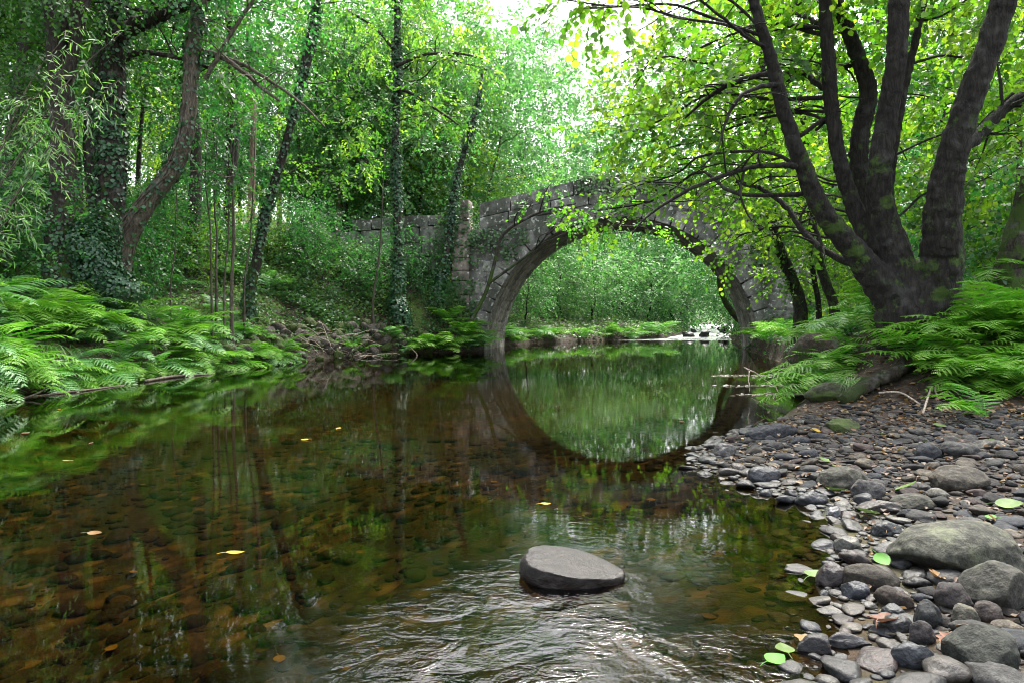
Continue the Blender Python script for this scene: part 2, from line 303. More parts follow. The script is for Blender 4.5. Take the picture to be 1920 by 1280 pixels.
RP = dict(y=[0, 4, 7, 8.3, 9.8, 14, 20, 26, 40, 80], step=[0, 0, .02, .08, .35, .4, .4, .3, .2, .2], s1=[.07, .08, .11, .25, .4, .5, .6, .5, .35, .3],
          mx=[.5, .5, .6, .7, .9, 1.2, 1.8, 2, 1.5, 2], s2=[.12, .12, .12, .12, .1, .1, .1, .15, .2, .25])
def fnoise(x, y, s, seed=0):
    r = np.random.default_rng(seed); v = np.zeros_like(x, dtype=float)
    for _ in range(5):
        a = r.uniform(0, 2 * np.pi); f = s * r.uniform(.7, 1.5)
        v += np.sin((x * np.cos(a) + y * np.sin(a)) * f + r.uniform(0, 6) + 1.3 * np.sin((x * np.sin(a) - y * np.cos(a)) * f * .6 + r.uniform(0, 6)))
    return v / 5
def gz(x, y):
    x = np.atleast_1d(np.asarray(x, dtype=float)); y = np.atleast_1d(np.asarray(y, dtype=float))
    xl = np.interp(y, LB[:, 1], LB[:, 0]); xr = np.interp(y, RB[:, 1], RB[:, 0])
    dl = seg_dist(x, y, LB); dr = seg_dist(x, y, RB)
    inside = (x > xl) & (x < xr); left = x < (xl + xr) / 2
    def bank(Pm, d):
        g = lambda k: np.interp(y, Pm['y'], Pm[k])
        st, s1, mx, s2 = g('step'), g('s1'), g('mx'), g('s2')
        d1 = np.maximum(mx - st, .05) / s1
        k = np.clip(d / .16, 0, 1); k = k * k * (3 - 2 * k)
        z1 = s1 * d; soft = d1 * s1
        z = st * k + soft * np.tanh(z1 / soft * .9) / np.tanh(2.0) * 1.0
        return z + s2 * np.clip(d - d1, 0, 60)
    zl = bank(LP, dl); zr = bank(RP, dr)
    zo = np.where(left, zl, zr)
    zo = zo + np.where(left, 0, 1) * (.55 * np.exp(-((x - 6.3) ** 2 / 4.5 + (y - 9.3) ** 2 / 5))) * np.clip(dr / 1.0, 0, 1)
    zo = zo + np.where(left, 0, 1) * .42 * np.exp(-((x - 5.3) ** 2 / 1.3 + (y - 8.7) ** 2 / 1.2)) * np.clip(dr / .7, 0, 1)
    # gentle unevenness
    e = .05 * fnoise(x, y, 2.3, 1) + .03 * fnoise(x, y, 5.1, 2) + .012 * fnoise(x, y, 14, 3)
    far = np.clip((np.abs(y) + np.abs(x)) / 40, .5, 3)
    zo = zo + e * np.clip(np.minimum(dl, dr) / .8, 0, 1) * np.where(left | (y > 8), 1., .5) * far
    zi = -np.minimum.reduce([np.full_like(x, .75), .04 + .7 * dl, .20 * dr]) + .02 * fnoise(x, y, 3.3, 4)
    zi = np.minimum(zi, -.005)
    rap = np.clip((y - 33) / 30, 0, 1) * .25
    return np.where(inside, zi + rap, zo + np.clip(rap, 0, .3))
def gzf(x, y): return float(gz(x, y)[0])
def gnormal(x, y):
    e = .15
    dx = (gz(x + e, y) - gz(x - e, y)) / (2 * e); dy = (gz(x, y + e) - gz(x, y - e)) / (2 * e)
    return nrm(np.stack([-dx, -dy, np.ones_like(dx)], -1))
xs = np.concatenate([[-500, -250, -120, -80, -60], np.arange(-48, -12, .7), np.arange(-12, -1, .1), np.arange(-1, 7, .06), np.arange(7, 14, .12), np.arange(14, 50, .7), [60, 80, 120, 250, 500]])
ys = np.concatenate([[-400, -120, -50, -20], np.arange(-10, 1, .5), np.arange(1, 8, .06), np.arange(8, 27, .1), np.arange(27, 45, .25), np.arange(45, 100, 1.2), [120, 180, 300, 600]])
XX, YY = np.meshgrid(xs, ys); Z = gz(XX.ravel(), YY.ravel())
V = np.stack([XX.ravel(), YY.ravel(), Z], -1); nx = len(xs)
i = np.arange(len(ys) - 1)[:, None] * nx + np.arange(nx - 1)[None, :]; i = i.ravel()
Q = np.stack([i, i + 1, i + nx + 1, i + nx], -1)
def ground_mat():
    m, nt, N, L = nodes('ground_soil')
    out = N.new('ShaderNodeOutputMaterial'); p = N.new('ShaderNodeBsdfPrincipled'); p.inputs['Roughness'].default_value = .9; p.inputs['Specular IOR Level'].default_value = .2
    ge = N.new('ShaderNodeNewGeometry'); sx = N.new('ShaderNodeSeparateXYZ'); L.new(ge.outputs['Position'], sx.inputs[0])
    n1 = N.new('ShaderNodeTexNoise'); n1.inputs['Scale'].default_value = 12; n1.inputs['Detail'].default_value = 8; n1.inputs['Roughness'].default_value = .7; L.new(ge.outputs['Position'], n1.inputs['Vector'])
    soil = ramp(N, [(.3, (.008, .006, .004)), (.5, (.026, .019, .013)), (.7, (.075, .055, .037))]); L.new(n1.outputs['Fac'], soil.inputs[0])
    n2 = N.new('ShaderNodeTexNoise'); n2.inputs['Scale'].default_value = 1.1; n2.inputs['Detail'].default_value = 7; n2.inputs['Roughness'].default_value = .65; L.new(ge.outputs['Position'], n2.inputs['Vector'])
    ms = ramp(N, [(.46, (0, 0, 0)), (.58, (1, 1, 1))]); L.new(n2.outputs['Fac'], ms.inputs[0])
    gc = N.new('ShaderNodeMixRGB'); mzr = N.new('ShaderNodeMapRange'); mzr.inputs['From Min'].default_value = .35; mzr.inputs['From Max'].default_value = .7; L.new(sx.outputs['Z'], mzr.inputs['Value'])
    mmu = N.new('ShaderNodeMath'); mmu.operation = 'MULTIPLY'; L.new(ms.outputs[0], mmu.inputs[0]); L.new(mzr.outputs[0], mmu.inputs[1]); L.new(mmu.outputs[0], gc.inputs[0]); L.new(soil.outputs[0], gc.inputs[1])
    mg = ramp(N, [(.3, (.015, .035, .008)), (.7, (.07, .11, .02))]); L.new(n1.outputs['Fac'], mg.inputs[0]); L.new(mg.outputs[0], gc.inputs[2])
    # bed of the river: cobbles
    v = N.new('ShaderNodeTexVoronoi'); v.inputs['Scale'].default_value = 9; v.inputs['Randomness'].default_value = 1
    mp = N.new('ShaderNodeMapping'); mp.inputs['Scale'].default_value = (1, .8, 1); L.new(ge.outputs['Position'], mp.inputs[0]); L.new(mp.outputs[0], v.inputs['Vector'])
    sepc = N.new('ShaderNodeSeparateColor'); L.new(v.outputs['Color'], sepc.inputs[0])
    bc = ramp(N, [(0, (.02, .011, .005)), (.3, (.07, .042, .016)), (.55, (.035, .04, .01)), (.8, (.11, .07, .027)), (1, (.17, .115, .05))]); L.new(sepc.outputs[0], bc.inputs[0])
    dk = ramp(N, [(.25, (1, 1, 1)), (.75, (.12, .1, .08))]); L.new(v.outputs['Distance'], dk.inputs[0])
    bm = N.new('ShaderNodeMixRGB'); bm.blend_type = 'MULTIPLY'; bm.inputs[0].default_value = .8; L.new(bc.outputs[0], bm.inputs[1]); L.new(dk.outputs[0], bm.inputs[2])
    n4 = N.new('ShaderNodeTexNoise'); n4.inputs['Scale'].default_value = .9; n4.inputs['Detail'].default_value = 4; L.new(ge.outputs['Position'], n4.inputs['Vector'])
    al = ramp(N, [(.45, (0, 0, 0)), (.6, (.7, .7, .7))]); L.new(n4.outputs['Fac'], al.inputs[0])
    bm2 = N.new('ShaderNodeMixRGB'); L.new(al.outputs[0], bm2.inputs[0]); L.new(bm.outputs[0], bm2.inputs[1]); bm2.inputs[2].default_value = (.018, .03, .006, 1)
    wz = N.new('ShaderNodeMapRange'); wz.inputs['From Min'].default_value = -.02; wz.inputs['From Max'].default_value = .04; L.new(sx.outputs['Z'], wz.inputs['Value'])
    fin = N.new('ShaderNodeMixRGB'); L.new(wz.outputs[0], fin.inputs[0]); L.new(bm2.outputs[0], fin.inputs[1]); L.new(gc.outputs[0], fin.inputs[2])
    L.new(fin.outputs[0], p.inputs['Base Color'])
    b = N.new('ShaderNodeBump'); b.inputs['Strength'].default_value = .8; b.inputs['Distance'].default_value = .04; L.new(n1.outputs['Fac'], b.inputs['Height']); L.new(b.outputs[0], p.inputs['Normal'])
    L.new(p.outputs[0], out.inputs[0]); return m
tag(link('ground', new_mesh('ground', V, [Q], ground_mat(), True)), kind='structure')

# ------------------------------------------------------------------ water
ROCK = np.array([*G(1075, 1100), 0.])
def water_mat(name, tint=(.38, .31, .16), foam=False):
    m, nt, N, L = nodes(name)
    out = N.new('ShaderNodeOutputMaterial'); ge = N.new('ShaderNodeNewGeometry')
    def nz(scale, sc3, det=2, dist=0.):
        mp = N.new('ShaderNodeMapping'); mp.inputs['Scale'].default_value = sc3; L.new(ge.outputs['Position'], mp.inputs[0])
        n = N.new('ShaderNodeTexNoise'); n.inputs['Scale'].default_value = scale; n.inputs['Detail'].default_value = det; n.inputs['Distortion'].default_value = dist; L.new(mp.outputs[0], n.inputs['Vector']); return n.outputs['Fac']
    def mt(op, a, b, c=None):
        k = N.new('ShaderNodeMath'); k.operation = op
        for ii, v in enumerate((a, b, c)):
            if v is None: continue
            if isinstance(v, (int, float)): k.inputs[ii].default_value = v
            else: L.new(v, k.inputs[ii])
        return k.outputs[0]
    sx = N.new('ShaderNodeSeparateXYZ'); L.new(ge.outputs['Position'], sx.inputs[0])
    # riffle (a real patch of faster water) round and below the stone, calm pool above it
    dx = mt('SUBTRACT', sx.outputs['X'], .22); dy = mt('SUBTRACT', sx.outputs['Y'], 1.6)
    rr = mt('SQRT', mt('ADD', mt('MULTIPLY', mt('MULTIPLY', dx, dx), 1.4), mt('MULTIPLY', mt('MULTIPLY', dy, dy), .7)), None)
    riff = N.new('ShaderNodeMapRange'); riff.inputs['From Min'].default_value = .35; riff.inputs['From Max'].default_value = 1.25; riff.inputs['To Min'].default_value = 1; riff.inputs['To Max'].default_value = 0.0; L.new(rr, riff.inputs['Value'])
    patch = nz(.7, (1, 1, 1), 2); pr = N.new('ShaderNodeMapRange'); pr.inputs['From Min'].default_value = .42; pr.inputs['From Max'].default_value = .62; L.new(patch, pr.inputs['Value'])
    pm = nz(2.6, (1, 1, 1), 2, .5); pq = N.new('ShaderNodeMapRange'); pq.inputs['From Min'].default_value = .4; pq.inputs['From Max'].default_value = .62; pq.inputs['To Min'].default_value = .15; L.new(pm, pq.inputs['Value'])
    amp = mt('ADD', mt('MULTIPLY', mt('MULTIPLY', riff.outputs[0], pq.outputs[0]), 1.25), mt('MULTIPLY_ADD', pr.outputs[0], .022, .005))
    w1 = nz(11, (.75, 1.1, 1), 3, 1.6); w2 = nz(44, (.8, 1.2, 1), 2, 1.2); w3 = nz(3.2, (.5, 1, 1), 2)
    # rings spreading from the stone
    qx = mt('SUBTRACT', sx.outputs['X'], float(ROCK[0])); qy = mt('SUBTRACT', sx.outputs['Y'], float(ROCK[1]))
    rd = mt('SQRT', mt('ADD', mt('MULTIPLY', qx, qx), mt('MULTIPLY', qy, qy)), None)
    ring = mt('SINE', mt('ADD', mt('MULTIPLY', rd, 80.), mt('MULTIPLY', nz(7, (1, 1, 1), 3), 22.)), None)
    dec = N.new('ShaderNodeMapRange'); dec.inputs['From Min'].default_value = .25; dec.inputs['From Max'].default_value = 1.3; dec.inputs['To Min'].default_value = 1; dec.inputs['To Max'].default_value = 0; L.new(rd, dec.inputs['Value'])
    h = mt('ADD', mt('MULTIPLY', mt('MULTIPLY', w1, .012), amp), mt('MULTIPLY', mt('MULTIPLY', w2, .0035), amp))
    h = mt('ADD', h, mt('MULTIPLY', w3, .00035))
    h = mt('ADD', h, mt('MULTIPLY', mt('MULTIPLY', ring, .00012), dec.outputs[0]))
    if foam: h = mt('ADD', h, mt('MULTIPLY', nz(5, (1, 1.4, 1), 4), .05))
    b = N.new('ShaderNodeBump'); b.inputs['Strength'].default_value = 1; b.inputs['Distance'].default_value = 1; L.new(h, b.inputs['Height'])
    fr = N.new('ShaderNodeFresnel'); fr.inputs['IOR'].default_value = 1.40; L.new(b.outputs[0], fr.inputs['Normal'])
    gl = N.new('ShaderNodeBsdfGlossy'); gl.inputs['Roughness'].default_value = .015; L.new(b.outputs[0], gl.inputs['Normal'])
    tr = N.new('ShaderNodeBsdfTransparent'); tr.inputs['Color'].default_value = (*tint, 1)
    mx = N.new('ShaderNodeMixShader'); L.new(fr.outputs[0], mx.inputs[0]); L.new(tr.outputs[0], mx.inputs[1]); L.new(gl.outputs[0], mx.inputs[2])
    sh = mx.outputs[0]
    if foam:
        fo = N.new('ShaderNodeBsdfDiffuse'); fo.inputs['Color'].default_value = (.8, .82, .82, 1)
        fn = nz(2.2, (.8, 1.6, 1), 5); fr2 = N.new('ShaderNodeMapRange'); fr2.inputs['From Min'].default_value = .45; fr2.inputs['From Max'].default_value = .62; fr2.inputs['To Max'].default_value = .85; L.new(fn, fr2.inputs['Value'])
        m2 = N.new('ShaderNodeMixShader'); L.new(fr2.outputs[0], m2.inputs[0]); L.new(sh, m2.inputs[1]); L.new(fo.outputs[0], m2.inputs[2]); sh = m2.outputs[0]
    L.new(sh, out.inputs[0]); return m
def water_sheet(name, y0, y1, ny, mat, zf, ext=.7):
    yy = np.linspace(y0, y1, ny); V = []; K = 24
    for y in yy:
        a = np.interp(y, LB[:, 1], LB[:, 0]) - ext; b = np.interp(y, RB[:, 1], RB[:, 0]) + ext
        for k in range(K + 1): V.append((a + (b - a) * k / K, y, zf(y)))
    V = np.array(V); i = (np.arange(ny - 1)[:, None] * (K + 1) + np.arange(K)[None, :]).ravel()
    return link(name, new_mesh(name, V, [np.stack([i, i + 1, i + K + 2, i + K + 1], -1)], mat, True))
tag(water_sheet('river_water', -12, 33.5, 60, water_mat('water'), lambda y: 0.0), kind='structure')
tag(water_sheet('river_rapids', 33.5, 139, 90, water_mat('water_rapids', foam=True), lambda y: min(1, max(0, (y - 33.5) / 30)) * .3 + .0), kind='structure')

# ------------------------------------------------------------------ bridge
BO = np.array([-1.0, 23.0]); BA = math.atan2(-.174, .985); BW = 3.5; RC, RR, RT = 4.5, 4.42, .5   # centre u, radius, ring depth
def B2W(u, v, z):
    c, s = math.cos(BA), math.sin(BA); return np.array([BO[0] + u * c - v * s, BO[1] + u * s + v * c, z])
bridge = thing('stone_bridge', 'old grey granite arch bridge with humped parapet spanning the river', 'bridge', (BO[0], BO[1], 0), BA)
topu = lambda u: np.interp(u, [-3, -1, 0, 1.7, 3.2, 4.5, 5.8, 7.3, 10, 14, 18], [4.6, 4.8, 4.87, 5.22, 5.55, 5.68, 5.6, 5.15, 4.55, 4.0, 3.7])
def block_pattern(u, z, ch=.40, bl=.85, seed=5):
    """returns offset (towards viewer), block shade for irregular coursed rubble"""
    r = np.random.default_rng(seed); zz = z + .05 * np.sin(u * 1.3) + .02 * np.sin(u * 4.1)
    edges = np.cumsum(r.uniform(ch * .7, ch * 1.3, 60)) - 2.0
    ci = np.searchsorted(edges, zz); lo = edges[np.clip(ci - 1, 0, 59)]; hi = edges[np.clip(ci, 0, 59)]
    offs = r.uniform(0, 9, 62); bls = r.uniform(bl * .75, bl * 1.35, 62)
    uu = (u + offs[ci] + 20) / bls[ci]; uu = uu + .12 * np.sin(uu * 2.3 + ci)
    bi = np.floor(uu); fu = (uu - bi) * bls[ci]; du = np.minimum(fu, bls[ci] - fu); dz = np.minimum(zz - lo, hi - zz)
    d = np.minimum(du, dz)
    h = np.sin(bi * 12.9898 + ci * 78.233) * 43758.5453; h = h - np.floor(h)
    prof = np.clip(d / .045, 0, 1) ** .6
    return prof * (.028 + .03 * h), np.where(d < .010, 0.03, .12 + .85 * h)
def facade(v0, sgn, seed):
    us = np.unique(np.concatenate([np.linspace(-.75, 16, 330), np.linspace(RC - RR - .25, RC - RR + .5, 40), np.linspace(RC + RR - .5, RC + RR + .25, 40)]))
    T = np.linspace(0, 1, 110); U, TT = np.meshgrid(us, T)
    ins = np.clip((RR + .12) ** 2 - (U - RC) ** 2, 0, None); zb = np.where(ins > 0, np.sqrt(ins) - .1, -.6); tp = topu(U) - .82
    Zf = zb + (tp - zb) * TT
    off, sh = block_pattern(U, Zf, seed=seed)
    off = off + .012 * fnoise(U, Zf, 9, seed)
    V = np.stack([U, v0 + sgn * off, Zf], -1).reshape(-1, 3); n = len(us)
    i = (np.arange(len(T) - 1)[:, None] * n + np.arange(n - 1)[None, :]).ravel()
    return V, np.stack([i, i + 1, i + n + 1, i + n], -1), sh.ravel()
for v0, sg, sd in ((0, -1, 5), (BW, 1, 9)):
    mb = MB(); v, q, s = facade(v0, sg, sd); mb.add(v, q, None, s)
    tag(link('spandrel_wall', mb.mesh('spandrel_wall', M['granite'], True), bridge))
# soffit (barrel)
thn = np.linspace(-.08, math.pi + .08, 220); vn = np.linspace(0.05, BW - .05, 70); TH, VV = np.meshgrid(thn, vn)
off, sh = block_pattern(VV + 3, TH * RR, ch=.42, bl=.7, seed=3)
rad = RR + .05 - off
V = np.stack([RC - rad * np.cos(TH), VV, rad * np.sin(TH) - .1], -1).reshape(-1, 3); n = len(thn)
i = (np.arange(len(vn) - 1)[:, None] * n + np.arange(n - 1)[None, :]).ravel()
mb = MB(); mb.add(V, np.stack([i, i + 1, i + n + 1, i + n], -1), None, sh.ravel())
link('arch_barrel', mb.mesh('arch_barrel', M['granite_soffit'], True), bridge)
def box_block(mb, corners, bev=.02, jit=.012, shade=None):
    """8 corners (bottom 4 ccw, top 4): a rough hewn block with chamfered, jittered faces"""
    c = np.asarray(corners, dtype=float); ctr = c.mean(0); h = rng.uniform(.15, 1) if shade is None else shade
    g = 5; t = np.linspace(0, 1, g)
    faces = [(0, 1, 5, 4), (1, 2, 6, 5), (2, 3, 7, 6), (3, 0, 4, 7), (4, 5, 6, 7), (3, 2, 1, 0)]
    for f in faces:
        a, b, cc, d = c[list(f)]
        S, T = np.meshgrid(t, t); S = S[..., None]; T = T[..., None]
        Pp = a * (1 - S) * (1 - T) + b * S * (1 - T) + cc * S * T + d * (1 - S) * T
        nn = nrm(np.cross(b - a, d - a)); edge = np.minimum(np.minimum(S, 1 - S), np.minimum(T, 1 - T))
        rnd = np.array([[mnoise.noise(Vector(p * 7)) for p in row] for row in Pp])[..., None]
        Pp = Pp + nn * (np.where(edge > 0, bev * .5, 0) + rnd * jit * (edge > 0)) 
        sh = 1 - np.where(edge > 0, 0, bev / max(np.linalg.norm(c[6] - c[0]) * .5, .05)); Pp = ctr + (Pp - ctr) * sh
        i = (np.arange(g - 1)[:, None] * g + np.arange(g - 1)[None, :]).ravel()
        mb.add(Pp.reshape(-1, 3), np.stack([i, i + 1, i + g + 1, i + g], -1), None, h)
def quadblock(mb, u0, u1, z00, z01, z10, z11, v0, v1, **k):
    box_block(mb, [(u0, v0, z00), (u1, v0, z01), (u1, v1, z01), (u0, v1, z00), (u0, v0, z10), (u1, v0, z11), (u1, v1, z11), (u0, v1, z10)], **k)
for v0, v1 in ((-.10, .5), (BW - .5, BW + .10)):
    mb = MB(); nv = 29; e = np.linspace(-.02, math.pi + .02, nv + 1) ; e[1:-1] += rng.normal(0, .008, nv - 1)
    for a, b in zip(e[:-1], e[1:]):
        ro = RR + RT * rng.uniform(.88, 1.1); pr = rng.uniform(-.03, .02); c = []
        for r in (RR - .0, ro):
            for (t, vv) in ((a + .004, v0 + pr), (b - .004, v0 + pr), (b - .004, v1), (a + .004, v1)):
                c.append((RC - r * math.cos(t), vv, r * math.sin(t) - .1))
        box_block(mb, c, bev=.012)
    link('arch_ring', mb.mesh('arch_ring', M['granite'], False), bridge)
for v0, v1, nm in ((-.07, .38, 'near'), (BW - .38, BW + .07, 'far')):
    mb = MB()
    for row, (a0, a1) in enumerate(((.84, .46), (.45, 0.0))):
        u = -.1 if row else -.1
        while u < 15.5:
            w = rng.uniform(.75, 1.5); u2 = u + w; jz = rng.uniform(-.03, .03) if row else 0
            if not (row and rng.random() < .06):
                quadblock(mb, u + .008, u2 - .008, topu(u) - a0, topu(u2) - a0, topu(u) - a1 + jz, topu(u2) - a1 + jz, v0 + rng.uniform(-.02, .02), v1)
            u = u2
    link('parapet', mb.mesh('parapet', M['granite'], False), bridge)
# pavement of the deck
us = np.linspace(-9, 18, 80); vs = np.linspace(.3, BW - .3, 12); U, VV = np.meshgrid(us, vs); zt = np.interp(U, [-9, -1, 4.5, 18], [3.4, 3.9, 4.75, 2.8]) + .03 * fnoise(U, VV, 4, 8)
i = (np.arange(11)[:, None] * 80 + np.arange(79)[None, :]).ravel(); mb = MB(); mb.add(np.stack([U, VV, zt], -1).reshape(-1, 3), np.stack([i, i + 1, i + 81, i + 80], -1), None, .3)
link('deck', mb.mesh('deck', M['granite_dark'], True), bridge)
# quoin pillar of pinkish granite at the left end
mb = MB(); z = .1
while z < 4.9:
    h = rng.uniform(.34, .5); h = min(h, 5.02 - z)
    k = rng.uniform(-.04, .04); top = z > 4.1
    quadblock(mb, -1.02 + (.3 if top else k), -.42 + k * .3 + (.0 if top else .02), z + .006, z + .006, z + h - .006, z + h - .006, -.16 - rng.uniform(0, .03), .45, shade=rng.uniform(.5, 1))
    z += h
link('quoin_pillar', mb.mesh('quoin_pillar', M['granite_pink'], False), bridge)
# approach wall on the left bank
wall = thing('approach_wall', 'low wall of big mossy granite blocks running left from the bridge', 'wall', tuple(B2W(-1.1, 0, 3.4)), BA)
mb = MB()
for row, (z0, z1) in enumerate(((2.7, 3.2), (3.21, 3.72), (3.73, 4.25), (4.26, 4.62))):
    u = -1.06
    while u > -8.5:
        w = rng.uniform(.6, 1.25); u2 = u - w; dz = -.045 * (-u); jz = rng.uniform(-.03, .03)
        if row < 3 or rng.random() < .7:
            quadblock(mb, u2 + .01, u - .01, z0 + dz, z0 + dz, z1 + dz + jz, z1 + dz + jz, -.02 + rng.uniform(-.04, .04), .5)
        u = u2
me = mb.mesh('blocks', M['granite_dark'], False); me.transform(Matrix.Translation((1.1, 0, -3.4)))
link('blocks', me, wall)

def crown_mesh(lm, tw, leaf, base, nm='crown'):
    if tw is not None and tw.n: lm.join(tw)
    me = lm.mesh(nm, M[leaf], False, base)
    if tw is not None and tw.n:
        me.materials.append(M['twig']); mi = np.zeros(len(me.polygons), dtype=np.int32); mi[lm.nleaf:] = 1; me.polygons.foreach_set('material_index', mi)
    return me
# ------------------------------------------------------------------ tree builders
def limb_pts(a, b, sag=.0, k=5, wob=.06):
    a = np.asarray(a, float); b = np.asarray(b, float); d = np.linalg.norm(b - a); t = np.linspace(0, 1, k)[:, None]
    p = a * (1 - t) + b * t + np.array([0, 0, 1.]) * (np.sin(t * np.pi) * sag * d); p[1:-1] += rng.normal(0, wob * d * .35, (k - 2, 3)); return p
def make_tree(name, label, stems, blobs, mat='bark_dark', leaf='leaf_mid', L=.08, w=.36, K=9, slen=.5, dens=1.0, simple=False, droop=.25,
              group=None, limbs=(), cat='tree', twigs=True, rough=.03, sides=12, loc=None, flare=1.0, autolimb=True, sub=5, flute=.06):
    """stems: [[(x,y,z,r)...]] world; blobs: [(x,y,z,r)]; limbs: explicit branch polylines"""
    base = np.array(stems[0][0][:3]) if loc is None else np.array(loc)
    t = thing(name, label, cat, tuple(base), 0, group)
    mb = MB(); lines = []
    for s in stems:
        s = np.asarray(s, float); c, r = tube(mb, s[:, :3], s[:, 3], sides, max(10, len(s) * 7), rough=rough, wob=.04, flute=flute); lines.append((c, r))
    link('trunk', mb.mesh('trunk', M[mat], True, base), t)
    for l in limbs:
        mb = MB(); l = np.asarray(l, float); c, r = tube(mb, l[:, :3], l[:, 3], 7, len(l) * 6, rough=.03, wob=.12)
        for q in range(int(len(l) * 1.5)):
            i = rng.integers(len(c) // 4, len(c) - 1); d = rng.normal(0, 1, 3); d[2] *= .5; ln = rng.uniform(.3, .9) * (r[i] / .02) ** .3
            tube(mb, limb_pts(c[i], c[i] + nrm(d) * ln, .1), np.linspace(r[i] * .5, .003, 5), 4, 8, cap=False)
        link('branch', mb.mesh('branch', M[mat], True, base), t)
    allc = np.concatenate([c for c, r in lines]); allr = np.concatenate([r for c, r in lines])
    lm = MB(); tw = MB() if twigs else None
    for bl in blobs:
        c = np.array(bl[:3]); r = bl[3]
        n = int(dens * 95 * r ** 2 * (.5 / slen) * (.08 / L))
        n = max(n, 8)
        p, d = blob_points(c, r, n)
        sprays(lm, p, d, K, slen, L, w, simple=simple, droop=droop, twig=tw)
        if autolimb:
            dist = np.linalg.norm(allc - c, axis=1) + np.clip(allc[:, 2] - c[2] + .2, 0, 99) * 2.5; i = int(np.argmin(dist)); d0 = np.linalg.norm(allc[i] - c)
            mb = MB(); r0 = min(allr[i] * .5, .005 + .0065 * d0 + .003 * r)
            q, rr = tube(mb, limb_pts(allc[i], c, .08, wob=.09), np.linspace(r0, r0 * .4, 5), 6, 14, cap=False)
            for _ in range(sub):
                j = rng.integers(6, 14); e = c + nrm(rng.normal(0, 1, 3)) * r * rng.uniform(.5, .95) * np.array([1, 1, .75])
                tube(mb, limb_pts(q[j], e, .05, wob=.1), np.linspace(rr[j] * .7, .003, 5), 4, 8, cap=False)
            link('branch', mb.mesh('branch', M[mat], True, base), t)
    if blobs: link('crown', crown_mesh(lm, tw, leaf, base), t)
    return t, lines
def PS(pts, Y=None, F=.93):
    """(px, py, width_px[, Y]) list -> world stem with radii"""
    o = []
    for p in pts:
        y = p[3] if len(p) > 3 else Y; q = P(p[0], p[1], y); o.append((*q, p[2] * .5 / FPX * y * F))
    return o
def PB(l, dy=0, k=1): return [(*P(a, b, y + dy), r * k) for a, b, y, r in l]
def ground_stem(st, sink=.15, flare=1.5):
    """add a root point under the first point so the trunk meets the ground"""
    x, y, z, r = st[0]; g = gzf(x, y)
    if z > g + .1: st = [(x, y, g - sink, r * flare)] + st
    else: st = [(x, y, g - sink, r * flare), (x, y, g + .25, r)] + [s for s in st if s[2] > g + .4]
    return st
def add_ivy(name, label, lines, dens=260, L=.06, off=.03, zmax=99, zmin=-9, group=None, mat='ivy', extra=None):
    pts = []; ns = []
    for c, r in lines:
        seg = np.linalg.norm(np.diff(c, axis=0), axis=1); T = nrm(np.diff(c, axis=0))
        for i in range(len(seg)):
            if not (zmin < c[i, 2] < zmax): continue
            patchy = .35 + 1.3 * max(0, math.sin(c[i, 2] * 2.1 + c[i, 0]) * .5 + .5)
            n = rng.poisson(dens * seg[i] * (r[i] * 6.3 + .12) * patchy)
            if n == 0: continue
            d = rng.normal(0, 1, (n, 3)); d -= T[i] * (d @ T[i])[:, None]; d = nrm(d)
            pts.append(c[i] + (c[i + 1] - c[i]) * rng.random((n, 1)) + d * (r[i] + off * rng.random((n, 1)) * 2)); ns.append(d)
    if extra is not None: pts.append(extra[0]); ns.append(extra[1])
    p = np.concatenate(pts); nn = np.concatenate(ns); n = len(p)
    U = rng.normal(0, .5, (n, 3)) + np.array([0, 0, -1.]); Nn = nrm(nn + rng.normal(0, .35, (n, 3)) + np.array([0, 0, .45]))
    U = U - Nn * (U * Nn).sum(1)[:, None]
    mb = MB(); leaves(mb, p - nrm(U) * L * .5, U, Nn, L * rng.uniform(.6, 1.3, n), w=.5, fold=.15)
    x, y, z, = lines[0][0][0]; o = link(name, mb.mesh(name, M[mat], False, (x, y, z)), loc=(x, y, z))
    return tag(o, label, 'ivy', group)

